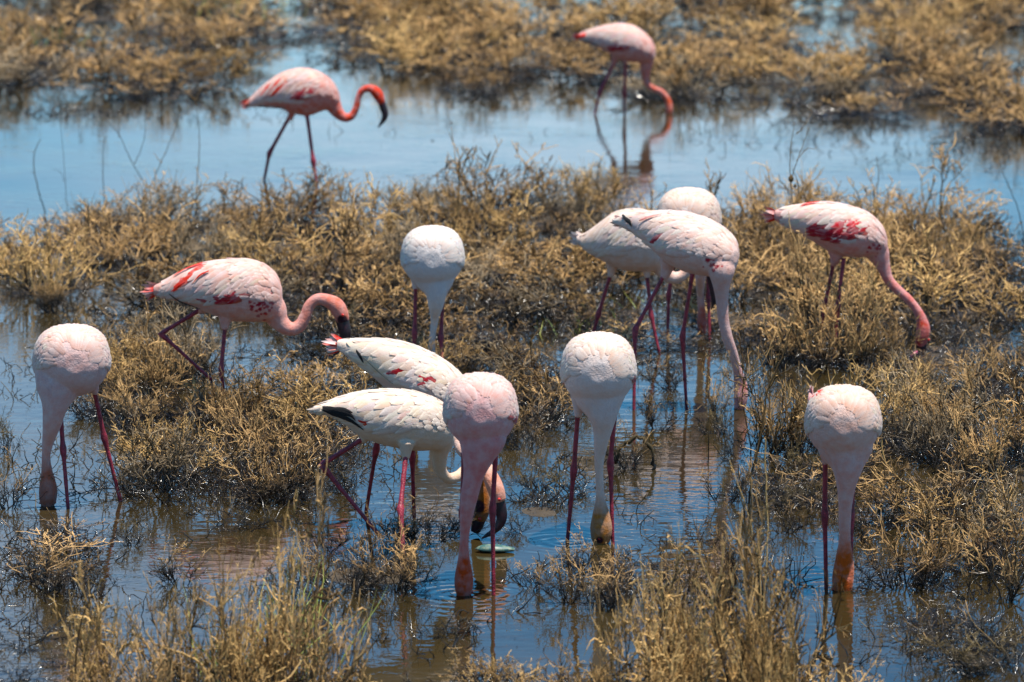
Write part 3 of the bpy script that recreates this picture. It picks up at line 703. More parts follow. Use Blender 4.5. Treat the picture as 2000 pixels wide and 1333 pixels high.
def hump(a):
    w_ = max(0, min(1, math.sin(a) * 1.5 + .2)); return 1 + w_ * (.035 * math.cos(4 * (a - math.pi / 4)) + .012)
class Body:
    """loft along stations (centre, half height, half width); sections stay upright"""
    def __init__(s, st):
        arr = np.array([[c.x, c.y, c.z, hh, hw] for (c, hh, hw) in st])
        s.S = np.array(catmull(arr, 8)); s.S[:, 3:] = np.maximum(s.S[:, 3:], .004)
        seg = np.linalg.norm(np.diff(s.S[:, :3], axis=0), axis=1); s.cum = np.concatenate([[0], np.cumsum(seg)]); s.len = s.cum[-1]; s.cum /= s.len
        ax = Vector(s.S[-1, :3] - s.S[0, :3]); s.ax = ax.normalized()
        a = Vector((ax.x, ax.y, 0)).normalized(); s.fwd = a
        s.near = Vector((a.y, -a.x, 0))          # for a bird facing +x this points at the camera
    def at(s, u):
        if u < 0:
            e = s.at(0); c, hh, hw = e
            return c + s.ax * (u * s.len), hh * max(.3, 1 + u * 3), hw * max(.3, 1 + u * 3)
        u = min(u, 1)
        v = [np.interp(u, s.cum, s.S[:, k]) for k in range(5)]
        return Vector(v[:3]), v[3], v[4]
    def surf(s, u, ph, off=0):
        c, hh, hw = s.at(u)
        g = hump(ph); cp, sp = math.cos(ph) * g, math.sin(ph) * g
        p = c + s.near * (hw * cp) + Vector((0, 0, hh * sp))
        cp, sp = math.cos(ph), math.sin(ph)
        n = (s.near * (cp / hw) + Vector((0, 0, sp / hh))).normalized()
        if u > .75: n = (n + s.fwd * ((u - .75) * 3.0)).normalized()
        return p + n * off
    def tube(s):
        V, F = [], []; nv = 28; m = len(s.S)
        for i in range(m):
            c = Vector(s.S[i, :3])
            for k in range(nv):
                a = 2 * math.pi * k / nv
                g = hump(a); V.append(c + s.near * (s.S[i, 4] * math.cos(a) * g) + Vector((0, 0, s.S[i, 3] * math.sin(a) * g)))
        for i in range(m - 1):
            for k in range(nv):
                k2 = (k + 1) % nv; F.append((i * nv + k, i * nv + k2, (i + 1) * nv + k2, (i + 1) * nv + k))
        F.append(tuple(range(nv - 1, -1, -1))); F.append(tuple((m - 1) * nv + k for k in range(nv)))
        return V, F

def feather(V, F, C, B, u, ph, sgn, length, width, sweep, off0, off1, col, tipcol, R, pointed=.5):
    n = 5; q = len(V)
    for i in range(n + 1):
        t = i / n; ds = length * t
        uu = u - ds * math.cos(sweep) / B.len
        c, hh, hw = B.at(max(uu, -.2))
        rad = max(.5 * (hh + hw), .02)
        pp = ph - sgn * ds * math.sin(sweep) / rad
        prof = (min(1, .55 + t * 1.6)) * (1 if t < .55 else 1 - ((t - .55) / .45) ** 2 * (pointed + (1 - pointed) * .35))
        if i == n: prof *= .45
        wv = width * prof / rad
        off = off0 + (off1 - off0) * t
        wob = R.uniform(-.0003, .0003)
        V.append(B.surf(uu, pp - wv * (sgn or 1), off + wob - .0006)); V.append(B.surf(uu, pp, off + .0010)); V.append(B.surf(uu, pp + wv * (sgn or 1), off - .0006))
        cc = mixc(col, tipcol, t)
        rt = max(0, 1 - t * 1.6) * .35; C += [mixc(cc, (.50, .28, .21), .34 + rt * .5), mixc(cc, (.52, .32, .26), rt), mixc(cc, (.88, .84, .80), .25)]  # darker root and edge, paler far edge: shade between feathers painted into the colour
    for i in range(n):
        a = q + i * 3; F += [(a, a + 1, a + 4, a + 3), (a + 1, a + 2, a + 5, a + 4)]

def flamingo(label, row, stations, neck, legs, pal, marks=(), thighs=(), bill=None, eyes=(), tail=None, blades=(), phlo=-22, frontal=False, seed=0, face=None, wingu=(.12, .88), lenf=1.0):
    R = random.Random(seed); Y0 = GY(row); S = sc(Y0)
    tint = pal.get('tint', (.97, .87, .84)); tn_ = lambda c: tuple(x * y for x, y in zip(c, tint))
    root = bpy.data.objects.new('flamingo', None); COL.objects.link(root)
    gx = sum(l[-1][0] for l in legs) / len(legs)
    base = P(gx, row, Y0); base.z = 0
    root.location = base; root.empty_display_size = .1
    tag(root, label, 'flamingo', None)
    inv = Matrix.Translation(-base)
    def PX(p): return P(p[0], p[1], Y0 + (p[2] if len(p) > 2 else 0))
    B = Body([(PX(s_[:3]), s_[3] / S, s_[4] / S) for s_ in stations])
    # ---- body, neck, head and thighs grown together into one skin
    V, F = B.tube()
    if frontal:      # root the neck deep inside the breast so that it flows out of it
        neck = [(p[0], p[1] - 4 * (i == 0), (-((.128, .122, .111, .096)[i] - p[3] / S) if i < 4 else p[2] * .68), p[3] * (.95, 1.13, 1.15, 1.1)[i] if i < 4 else p[3] * (.9 if p[3] < 11.5 else 1.12 if p[3] > 14 else 1)) for i, p in enumerate(neck)]
    else: neck = [(neck[0][0], neck[0][1], neck[0][2] * .4, neck[0][3] * .62)] + list(neck[1:])
    nk = catmull([[*PX(p), p[3] / S] for p in neck], 7)
    v, f = tube([p[:3] for p in nk], [max(.004, p[3]) for p in nk], 18); k = len(V); V += v; F += [tuple(i + k for i in q) for q in f]
    for th in thighs:
        pp = catmull([[*PX(p), p[3] / S] for p in th], 5)
        v, f = tube([p[:3] for p in pp], [max(.003, p[3]) for p in pp], 14); k = len(V); V += v; F += [tuple(i + k for i in q) for q in f]
    me0 = bpy.data.meshes.new('tmp'); me0.from_pydata([tuple(inv @ p) for p in V], [], F); me0.update()
    tmp = bpy.data.objects.new('tmp', me0); COL.objects.link(tmp)
    rm = tmp.modifiers.new('r', 'REMESH'); rm.mode = 'VOXEL'; rm.voxel_size = .0042; rm.adaptivity = 0
    sm = tmp.modifiers.new('s', 'SMOOTH'); sm.iterations = 7; sm.factor = .5
    dg = bpy.context.evaluated_depsgraph_get()
    me = bpy.data.meshes.new_from_object(tmp.evaluated_get(dg)); me.name = 'body'
    bpy.data.objects.remove(tmp)
    nvv = len(me.vertices); co = np.zeros(nvv * 3); me.vertices.foreach_get('co', co); co = co.reshape(-1, 3) + np.array(base)
    NK = np.array(nk); D = np.full(nvv, 1e9); I = np.zeros(nvv, int)
    for i in range(len(NK)):
        d = np.linalg.norm(co - NK[i, :3], axis=1) / NK[i, 3]; mk = d < D; D[mk] = d[mk]; I[mk] = i
    t = I / (len(NK) - 1.0)
    body, breast, nc, hc = [np.array(pal[k]) for k in ('body', 'breast', 'neck', 'head')]
    col = np.tile(body, (nvv, 1))
    bz = np.array([B.at(.5)[0].z]); zc = (co[:, 2] - bz) / .12
    wt = np.clip(.5 - zc * .5, 0, 1)[:, None]; col = col * (1 - wt) + breast * wt
    # smooth passage from breast to neck to head
    wn = (np.clip((1.5 - D) / .5, 0, 1) * np.clip((t - .06) / .22, 0, 1))[:, None]
    cn = nc[None, :] * np.ones((nvv, 1)); 
    wh = np.clip((t - pal.get('hs', .68) + .15) / .15, 0, 1)[:, None]; cn = cn * (1 - wh) + hc * wh
    col = col * (1 - wn) + cn * wn
    if pal.get('fleck'):          # dark red flecks on the breast
        for k_ in range(pal['fleck'][4]):
            fx, fy, fr, _, _ = pal['fleck']
            c = PX((R.gauss(fx, fr), R.gauss(fy, fr)))
            dd = np.hypot(co[:, 0] - c.x, co[:, 2] - c.z); mk = (dd < R.uniform(.003, .007)) & (co[:, 1] < Y0)
            col[mk] = col[mk] * .25 + np.array(CRIM) * .75
    if face:                      # bare dark skin between eye and bill
        for (fx, fy, fr) in face:
            fz = PX((fx, fy)); dd = np.hypot(co[:, 0] - fz.x, co[:, 2] - fz.z); mk = np.clip((fr / S - dd) / .005, 0, 1)[:, None] * (t > .6)[:, None]
            col = col * (1 - mk) + np.array((.03, .006, .012)) * mk
    a = me.attributes.new('col', 'FLOAT_COLOR', 'POINT'); arr = np.ones((nvv, 4), dtype=np.float32); arr[:, :3] = col * np.array(tint); a.data.foreach_set('color', arr.ravel())
    me.polygons.foreach_set('use_smooth', [True] * len(me.polygons)); me.materials.clear()
    link('body', me, M_BODY, root)
    # ---- wings: shingled feathers on each side, and the mantle between them
    tclr = -.05 if tail and tail[2] > .3 else .05
    def px_of(p): return to_px(p.x, p.y, p.z)
    for side in (1, -1):
        V, F, C = [], [], []
        us = wingu[1] + (.02 if frontal else -.02)
        while us > wingu[0]:
            c, hh, hw = B.at(us); rad = .5 * (hh + hw); frac = (wingu[1] - us) / (wingu[1] - wingu[0])
            fl = (.048 + .070 * frac) * lenf * (1 if frontal else 1.5); fw = (.0085 + .006 * frac) * (1 if frontal else 1.15)
            if frontal and frac < .25: fl *= .6 + frac * 1.6; fw *= .8
            lo = math.radians(phlo + 12 * (1 - math.sin(math.pi * min(1, frac * 1.1))) + (0 if frontal else max(0, .3 - frac) * 110))
            hi = math.radians(93)
            m_ = max(3, int((hi - lo) * rad / (fw * 1.35)))
            for i in range(m_):
                ph = lo + (hi - lo) * (i + R.uniform(.2, .8)) / m_
                low = (ph - lo) / (hi - lo)
                sweep = math.radians(6 + 34 * (1 - abs(low - .35)) * (1 - frac * .6) * (1 if low < .9 else .3)) + R.gauss(0, .05)
                if low < .12: sweep *= .2
                php = ph if side == 1 else math.pi - ph
                cbase = mixc(pal['w1'], pal['w2'], R.random() ** .8); cbase = tuple(v * R.uniform(.86, 1.0) for v in cbase)
                if R.random() < .4: cbase = mixc(cbase, pal['w3'], R.uniform(.3, 1))
                tip = mixc(cbase, WHITE, .3)
                u_ = us + R.uniform(-.02, .02); fl2 = min(fl, max(.03, (u_ + tclr) * B.len))
                mid = B.surf(u_ - .78 * fl2 * math.cos(sweep) / B.len, php - side * .78 * fl2 * math.sin(sweep) / rad)
                mp_x, mp_y = px_of(mid)
                ok = side == 1
                for (mx_, my_, mrx, mry, mcol, prob) in marks:
                    if (frontal or ok) and ((mp_x - mx_) / mrx) ** 2 + ((mp_y - my_) / mry) ** 2 < 1 and R.random() < prob:
                        cbase = mixc(mcol, cbase, R.uniform(0, .18)); tip = mixc(cbase, mcol, .6)
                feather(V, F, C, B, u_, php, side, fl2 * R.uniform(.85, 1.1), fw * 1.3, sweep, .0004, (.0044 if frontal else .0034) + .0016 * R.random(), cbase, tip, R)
            us -= fl * .33 / B.len
        wing = link('wing', mesh('wing', [inv @ p for p in V], F, cols=[tn_(c) for c in C]), M_FEATHER, root)
        # long loose feathers: px polylines on the near side become their own pieces
        if side == 1:
            for (line, wpx, bc) in blades:
                pts = []
                for (x, y) in line:
                    best = None
                    for uu in np.linspace(-.1, 1, 60):
                        c, hh, hw = B.at(uu); cx_, _ = px_of(c)
                        if best is None or abs(cx_ - x) < best[0]: best = (abs(cx_ - x), uu)
                    uu = best[1]; c, hh, hw = B.at(uu); cx_, cy_ = px_of(c)
                    sn = max(-.97, min(.97, (cy_ - y) / S / hh)); pts.append((uu, math.asin(sn)))
                cat = catmull([(a_, b_) for a_, b_ in pts], 4); V2, F2, C2 = [], [], []
                nn = len(cat)
                for i, (uu, ph) in enumerate(cat):
                    c, hh, hw = B.at(uu); tt = i / (nn - 1); ww = wpx / S * math.sin(math.pi * min(.97, .12 + tt * .85)) ** .7 / max(.02, hh)
                    V2 += [B.surf(uu, ph - ww, .0085), B.surf(uu, ph, .0105), B.surf(uu, ph + ww, .0085)]; C2 += [bc] * 3
                for i in range(nn - 1):
                    q = i * 3; F2 += [(q, q + 1, q + 4, q + 3), (q + 1, q + 2, q + 5, q + 4)]
                link('flight_feather', mesh('flight_feather', [inv @ p for p in V2], F2, cols=C2), M_FEATHER, wing)
    # small breast and shoulder feathers
    V, F, C = [], [], []
    for k_ in range(520 if frontal else 260):
        u_ = R.uniform(.62, .99); ph = math.radians(R.uniform(-5, 185))
        cb = mixc(pal['body'], pal['w3'], R.random() * .5 + (.35 if u_ > .85 else 0)); 
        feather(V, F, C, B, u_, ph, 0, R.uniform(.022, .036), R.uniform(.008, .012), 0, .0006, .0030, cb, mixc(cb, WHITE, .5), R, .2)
    link('mantle', mesh('mantle', [inv @ p for p in V], F, cols=[tn_(c) for c in C]), M_FEATHER, root)
    # ---- tail
    if tail:
        (bx, by, bd), (tx, ty, td), spread, cols_ = tail
        ts_ = 1 if spread > .2 else .35; b0, t0 = PX((bx, by, bd)), PX((tx, ty, td)); ax = t0 - b0
        v, f = tube([b0 - ax * .5, b0, b0 + ax * .45], [.017 * ts_, .013 * ts_, .006 * ts_], 10); 
        tl = link('tail', mesh('tail', [inv @ p for p in v], f, cols=[cols_[0]] * len(v)), M_BODY, root)
        sd = ax.cross(Vector((0, 0, 1))).normalized(); up = sd.cross(ax).normalized()
        for k_ in range(9):
            aa = (k_ / 8 - .5) * 2; d = (ax.normalized() + up * (spread * aa * R.uniform(.7, 1.1)) + sd * R.uniform(-.16, .16)).normalized()
            Ln = ax.length * R.uniform(.85, 1.12) * (1 - .12 * abs(aa)); ww = R.uniform(.005, .0075); V, F, C = [], [], []
            wv = (up * .8 + sd * R.uniform(-.6, .6)).normalized(); cc = cols_[k_ % len(cols_)]
            o0 = b0 + up * (aa * .006)
            for i in range(6):
                t_ = i / 5; pr = min(1, .5 + t_ * 1.5) * (1 if t_ < .6 else 1 - ((t_ - .6) / .4) ** 2 * .8)
                p = o0 + d * (Ln * t_) + sd * R.uniform(-.001, .001)
                V += [p - wv * ww * pr, p + sd * .0015, p + wv * ww * pr]; c2 = mixc(cc, WHITE, max(0, t_ - .5)); C += [c2] * 3
            for i in range(5):
                q = i * 3; F += [(q, q + 1, q + 4, q + 3), (q + 1, q + 2, q + 5, q + 4)]
            link('tail_feather', mesh('tail_feather', [inv @ p for p in V], F, cols=C), M_FEATHER, tl)
    # ---- legs
    for lg in legs:
        hip, hock, foot = lg[0], lg[1], lg[2]
        hy = hip[2] if len(hip) > 2 else 0
        free = len(foot) > 2
        fY = (Y0 + foot[2]) if free else GY(foot[1])
        pH = P(hip[0], hip[1], Y0 + hy); pF = P(foot[0], foot[1], fY); pK = P(hock[0], hock[1], (Y0 + hy) * .5 + fY * .5)
        rr = []; pts = []
        lgs = 1.3 if row < 400 else 1.0
        def seg(a, b, prof, n):
            for i in range(n):
                t_ = i / n; pts.append(a.lerp(b, t_)); rr.append(lgs * np.interp(t_, prof[0], prof[1]) * R.uniform(.94, 1.07))
        seg(pH, pK, ([0, .12, .80, .93, 1], [.0092, .0074, .0070, .0094, .0116]), 12)
        seg(pK, pF, ([0, .07, .2, .9, 1], [.0116, .0102, .0064, .0056, .0060]), 12)
        dn = (pF - pK).normalized()
        if not free:
            pts.append(pF); rr.append(.0056); pts.append(pF + Vector((dn.x * .03, dn.y * .03, -.035))); rr.append(.0056)
        else: pts.append(pF); rr.append(.0062)
        v, f = tube(pts, rr, 12, 1.0)
        lo_ = link('leg', mesh('leg', [inv @ p for p in v], f), M_LEG, root)
        if free and len(lg) > 3:      # hanging webbed foot
            tip = P(lg[3][0], lg[3][1], fY); dd = tip - pF; sdv = Vector((.25, 1, 0)).normalized()
            V = [pF + sdv * .004, pF - sdv * .004]
            ts = [tip + sdv * .022, tip + dd * .12, tip - sdv * .022]
            vv, ff = [], []
            for q in ts:
                a_, b_ = tube([pF, pF.lerp(q, .5) + Vector((.004, 0, 0)), q], [.0045, .0038, .0018], 6); k = len(vv); vv += a_; ff += [tuple(i + k for i in z) for z in b_]
            k = len(vv); vv += [pF, pF.lerp(ts[0], .85), pF.lerp(ts[1], .8), pF.lerp(ts[2], .85)]; ff += [(k, k + 1, k + 2), (k, k + 2, k + 3)]
            link('foot', mesh('foot', [inv @ p for p in vv], ff), M_BILL, lo_)
    # ---- bill
    if bill:
        bp = catmull([[*PX(p), p[3] / S] for p in bill], 6)
        v, f = tube([p[:3] for p in bp], [max(.0012, p[3]) for p in bp], 14, .72 if not frontal else 1)
        bo = link('bill', mesh('bill', [inv @ p for p in v], f), M_BILL, root)
        if pal.get('tongue'):
            tp = [PX(p) for p in pal['tongue']]; v, f = tube(tp, [.006, .0085, .003], 8)
            link('lower_mandible', mesh('lower_mandible', [inv @ p for p in v], f), M_TONGUE, bo)
    for (ex, ey, ed) in eyes:
        c = PX((ex, ey, ed)); rr = .0052
        def ball(c, r):
            pts = [c + Vector((0, k * r, 0)) for k in (-1, -.8, -.4, 0, .4, .8, 1)]
            return tube(pts, [r * math.sqrt(max(.0004, 1 - k * k)) for k in (-1, -.8, -.4, 0, .4, .8, 1)], 12)
        v, f = ball(c, rr)
        eo = link('eye', mesh('eye', [inv @ p for p in v], f), M_EYE, root)
        v, f = ball(c + Vector((0, -rr * .72, 0)), rr * .42)
        link('pupil', mesh('pupil', [inv @ p for p in v], f), M_PUPIL, eo)
    return root

def side_st(rows, S_hw, d0=0.0, d1=0.0):
    """stations from outline rows (x, top, bottom); half width in px; depth runs from d0 at the tail to d1 at the breast"""
    res = []; n = len(rows)
    for i, (x, t, b, g) in enumerate(rows):
        u = i / (n - 1); res.append((x, (t + b) / 2, d0 + (d1 - d0) * u, (b - t) / 2, S_hw * g))
    return res
def front_st(cx, cy, hw, hh, tx=0, ty=0, L_=.42, front=.15, yaw=0):
    """stations of a bird seen head-on: breast at the camera side, tail away from it"""
    prof = [(0, .10, .12), (.08, .22, .24), (.22, .50, .52), (.40, .80, .82), (.58, .97, .98), (.72, 1.0, 1.0), (.84, .92, .90), (.92, .76, .72), (.97, .55, .5), (1, .28, .25)]
    res = []
    for (u, a, b) in prof:
        d = -front + (1 - u) * L_
        res.append((cx + tx * (1 - u) + yaw * (.6 - u), cy + ty * (1 - u) - max(0, u - .7) * -18, d, hh * a, hw * b))
    return res

PALES = dict(body=(.72, .60, .55), breast=PALE, neck=PALE, head=TAN, w1=(.73, .64, .58), w2=CREAM, w3=PALE)
PINKS = dict(body=PALE, breast=PINK, neck=ROSE, head=SALMON, w1=(.73, .59, .54), w2=PALE, w3=PINK)
TAILR = [RED, (.75, .2, .15), PINK, (.78, .4, .35), RED]

# 1 far left
flamingo('deep pink flamingo wading in the far blue channel, black bill held above the water', 357,
 side_st([(478, 203, 209, .12), (500, 180, 208, .3), (520, 162, 209, .52), (545, 145, 212, .78), (578, 134, 224, 1), (605, 135, 226, 1.02), (628, 143, 218, .95), (645, 155, 214, .75), (656, 170, 212, .5), (664, 188, 206, .2)], 40),
 [(638, 180, 0, 24), (648, 200, 0, 17), (659, 219, 0, 12.5), (673, 230, 0, 9), (687, 227, 0, 7.6), (696, 210, 0, 6.6), (700, 191, 0, 6), (708, 177, 0, 6.6), (722, 173, 0, 7.6), (734, 180, 0, 10.5), (741, 191, 0, 10), (746, 203, 0, 7)],
 [[(569, 222, .03), (526, 300), (516, 352)], [(599, 220, -.03), (612, 316), (619, 361)]],
 dict(PINKS, body=(0.686, 0.353, 0.312), breast=(0.660, 0.252, 0.213), neck=(0.651, 0.168, 0.139), head=(0.634, 0.109, 0.082), w1=(0.704, 0.521, 0.459), w3=ROSE),
 marks=[(515, 165, 24, 22, RED, .75), (606, 187, 34, 8, CRIM, .9), (560, 200, 50, 5, CRIM, .35)],
 bill=[(744, 196, 0, 8), (748, 208, 0, 7.2), (752, 222, 0, 6.6), (750, 233, 0, 5), (744, 242, 0, 3), (738, 250, 0, .8)], eyes=[(742, 192, -.03)],
 tail=((490, 197, 0), (471, 209, 0), .35, [RED, (.7, .12, .1)]), blades=[([(505, 204), (530, 207), (560, 208)], 2.2, BLACK)], thighs=[[(572, 212, .03, 10), (568, 228, .03, 6), (565, 235, .03, 4)], [(598, 212, -.03, 9), (599, 226, -.03, 5), (600, 232, -.03, 4)]], seed=1)
# 2 far right
flamingo('pink flamingo feeding farthest away at top right with its mirrored legs and curved neck', 222,
 side_st([(1122, 71, 77, .12), (1140, 62, 82, .3), (1160, 55, 89, .55), (1185, 49, 102, .82), (1210, 46, 117, 1), (1235, 50, 122, 1.02), (1255, 62, 123, .9), (1270, 77, 122, .65), (1279, 92, 116, .3)], 36, .04, -.04),
 [(1252, 100, 0, 22), (1262, 118, 0, 15), (1261, 140, 0, 9.5), (1263, 161, 0, 6.6), (1275, 173, 0, 6), (1292, 180, 0, 5.8), (1304, 196, 0, 6.4), (1307, 213, 0, 7.6), (1305, 228, 0, 6), (1303, 240, 0, 4)],
 [[(1200, 122, .03), (1171.5, 180), (1161.6, 223)], [(1222, 120, -.03), (1219.5, 183), (1220, 221)]],
 dict(PINKS, body=(0.686, 0.420, 0.377), breast=(0.616, 0.302, 0.279), neck=(0.634, 0.252, 0.213), head=(.62, .20, .15)),
 marks=[(1213, 97, 24, 7, CRIM, .9), (1190, 92, 14, 5, CRIM, .5)], tail=((1135, 71, 0), (1117, 74, 0), .4, TAILR), blades=[([(1142, 77), (1155, 82), (1172, 86)], 2.5, (.1, .08, .08))],
 thighs=[[(1203, 108, .03, 9), (1199, 124, .03, 5), (1195, 133, .03, 4)], [(1222, 112, -.03, 8), (1222, 124, -.03, 4)]], seed=2)
# 3 striding left
flamingo('rose pink flamingo striding on the left, one leg bent, bill touching the cream winged bird', 820,
 side_st([(300, 558, 578, .13), (325, 546, 584, .28), (350, 532, 590, .45), (380, 519, 601, .66), (415, 510, 615, .88), (450, 506, 627, 1), (485, 507, 629, 1.03), (512, 514, 629, .98), (530, 526, 628, .82), (543, 542, 620, .58), (551, 562, 606, .25)], 60),
 [(515, 575, 0, 42), (533, 605, 0, 27), (547, 630, 0, 18.5), (567, 643, 0, 13.8), (585, 637, 0, 12.6), (597, 617, 0, 11.6), (604, 598, 0, 11), (619, 585, 0, 11), (638, 587, 0, 13), (656, 597, 0, 16), (665, 612, 0, 15.5), (671, 630, 0, 12)],
 [[(395, 603, .03), (314, 652), (413, 742, .02), (416, 795)], [(440, 630, -.03), (432, 722), (443, 826)]],
 dict(PINKS, body=(0.704, 0.487, 0.443), breast=(0.686, 0.395, 0.344), neck=(0.669, 0.353, 0.312), head=(0.634, 0.277, 0.230), w1=(0.713, 0.588, 0.533), w2=(0.695, 0.521, 0.459), w3=(0.669, 0.395, 0.344), fleck=(512, 594, 11, 0, 34)),
 marks=[(372, 521, 34, 5, RED, .7), (352, 545, 12, 4, RED, .5), (455, 586, 44, 12, CRIM, .9), (395, 582, 7, 9, CRIM, .9), (490, 573, 16, 6, CRIM, .5)],
 bill=[(667, 618, 0, 13.5), (670, 632, 0, 13), (674, 650, 0, 12), (672, 668, 0, 9), (663, 683, 0, 5.5), (651, 695, 0, 1.5)], eyes=[(669.5, 616, -.031)], face=[(669, 624, 12)],
 tail=((320, 563, 0), (274, 570, 0), .42, TAILR), blades=[([(332, 570), (350, 582), (372, 590), (392, 596)], 1.7, BLACK), ([(362, 548), (348, 556), (336, 566)], 2.2, RED), ([(412, 528), (392, 536), (378, 550)], 1.8, RED), ([(395, 514), (360, 530), (342, 541)], 2.4, RED)],
 thighs=[[(400, 600, .03, 16), (392, 607, .03, 7), (384, 611, .03, 4)], [(442, 612, -.03, 17), (439, 632, -.03, 10), (438, 644, -.03, 7.5)]], seed=3)
# 4 white one
flamingo('pure white flamingo facing the camera alone in the middle shrubs with its head hidden', 738,
 front_st(845, 503, 60, 61, 0, -2), 
 [(846, 525, -.10, 47), (850, 552, -.12, 33), (852, 575, -.11, 18.5), (851, 598, -.09, 13.5), (849, 622, -.07, 9.5), (846, 648, -.05, 7.4), (843, 675, -.04, 7.5), (842, 700, -.03, 10), (842, 722, 0, 12), (842, 745, 0, 8)],
 [[(812, 552, .0), (810, 648), (807, 742)], [(866, 560, .0), (861, 658), (866, 744)]],
 dict(PALES, tint=(1, .97, .95), body=(0.722, 0.672, 0.640), breast=(0.669, 0.588, 0.574), neck=(0.704, 0.638, 0.607), head=PALE, w1=(0.739, 0.689, 0.656), w2=(0.722, 0.655, 0.607), w3=(0.704, 0.622, 0.566), hs=.9),
 thighs=[[(814, 530, 0, 15), (812, 550, 0, 9), (812, 567, 0, 6)], [(868, 530, 0, 15), (866, 552, 0, 9)]], frontal=True, seed=4)
# 5 behind the pair
flamingo('creamy flamingo half hidden behind the two walking birds, back and lower neck showing', 660,
 front_st(1350, 428, 61, 60, -6, -4, .40, .12, 34),
 [(1370, 455, -.08, 44), (1376, 490, -.10, 30), (1372, 520, -.08, 14), (1368, 545, -.05, 9.5), (1368, 575, -.03, 8), (1370, 605, -.02, 8.5), (1371, 630, 0, 11), (1371, 655, 0, 9)],
 [[(1322, 480, .02), (1306, 575), (1304, 660)], [(1380, 480, 0), (1384, 580), (1386, 664)]],
 dict(PALES, tint=(.98, .90, .86), body=WHITE, breast=PALE, neck=PALE, head=SALMON, w1=WHITE, w2=(0.704, 0.571, 0.476), w3=(0.704, 0.504, 0.410), hs=.75), frontal=True, seed=5)
# 6 back one of the pair
flamingo('cream flamingo behind its walking partner, white tail tuft, black bill tip showing past the neck', 690,
 side_st([(1126, 460, 476, .14), (1138, 458, 485, .22), (1152, 450, 495, .38), (1170, 436, 506, .6), (1194, 418, 518, .85), (1222, 409, 529, 1), (1250, 409, 531, 1.02), (1275, 418, 530, .9), (1292, 434, 526, .65), (1303, 456, 512, .3)], 56, .05, -.02),
 [(1270, 490, 0, 32), (1287, 512, 0, 21), (1298, 532, 0, 15), (1315, 543, 0, 12), (1335, 537, 0, 10.5), (1348, 515, 0, 9.5), (1358, 495, 0, 9.5), (1373, 487, 0, 11), (1385, 498, 0, 14), (1390, 516, 0, 12)],
 [[(1195, 528, .03), (1169, 613), (1150, 686)], [(1263, 530, -.02), (1271.5, 616), (1288, 693)]],
 dict(PALES, tint=(.98, .90, .86), body=WHITE, breast=(0.686, 0.504, 0.426), neck=(0.695, 0.521, 0.459), head=PINK, w1=WHITE, w2=CREAM, w3=(0.704, 0.571, 0.492), hs=.8),
 marks=[(1163, 475, 7, 9, CRIM, .8)], bill=[(1389, 520, 0, 12), (1391, 545, 0, 10), (1394, 570, 0, 7.5), (1394, 588, 0, 5), (1389, 605, 0, 1)],
 tail=((1146, 471, .05), (1113, 462, .05), .45, [WHITE, (.8, .7, .68), PALE]), thighs=[[(1197, 505, .03, 16), (1195, 528, .03, 9), (1191, 542, .03, 6)], [(1262, 510, -.02, 15), (1263, 530, -.02, 8), (1265, 543, -.02, 6)]], seed=6)
# 7 front one of the pair
flamingo('large pale flamingo walking in front of its partner, neck reaching down into tall tan shrub', 800,
 side_st([(1207, 425, 439, .12), (1218, 421, 444, .2), (1236, 417, 453, .3), (1258, 414, 470, .5), (1284, 412, 492, .75), (1312, 412, 515, .95), (1342, 417, 531, 1.03), (1372, 427, 538, 1.05), (1398, 441, 541, .95), (1418, 456, 540, .75), (1430, 472, 532, .5), (1437, 490, 515, .2)], 60, .12, -.10),
 [(1400, 495, -.09, 42), (1408, 525, -.09, 28), (1409, 553, -.09, 18.5), (1410, 583, -.08, 12.8), (1413, 625, -.07, 11), (1421, 661, -.06, 10.6), (1432, 692, -.04, 9.5), (1440, 722, -.02, 9), (1446, 750, 0, 13), (1447, 775, 0, 14), (1444, 800, 0, 11)],
 [[(1302, 528, .04), (1240.5, 644), (1238, 802)], [(1353, 530, -.04), (1333, 658), (1341, 800)]],
 dict(PALES, body=WHITE, breast=(0.686, 0.470, 0.426), neck=(0.686, 0.470, 0.435), head=PINK, w1=WHITE, w2=(0.704, 0.588, 0.541), w3=(0.704, 0.487, 0.426), hs=.8, fleck=(1388, 505, 10, 0, 20)),
 marks=[(1266, 446, 8, 9, CRIM, .8), (1275, 463, 12, 5, CRIM, .9)], tail=((1228, 437, .11), (1197, 430, .12), .25, [(.78, .35, .28), PINK, (.75, .25, .2)]),
 bill=[(1445, 795, 0, 11), (1440, 812, 0, 9), (1432, 826, 0, 5)],
 blades=[([(1219, 423), (1232, 430), (1243, 432), (1248, 442)], 3.6, BLACK), ([(1226, 426), (1240, 434), (1246, 438)], 4.0, BLACK), ([(1262, 430), (1285, 424), (1310, 420)], 2.2, ROSE)],
 thighs=[[(1306, 505, .04, 20), (1303, 526, .04, 12), (1297, 545, .04, 8)], [(1354, 515, -.04, 17), (1353, 535, -.04, 8)]], seed=7)
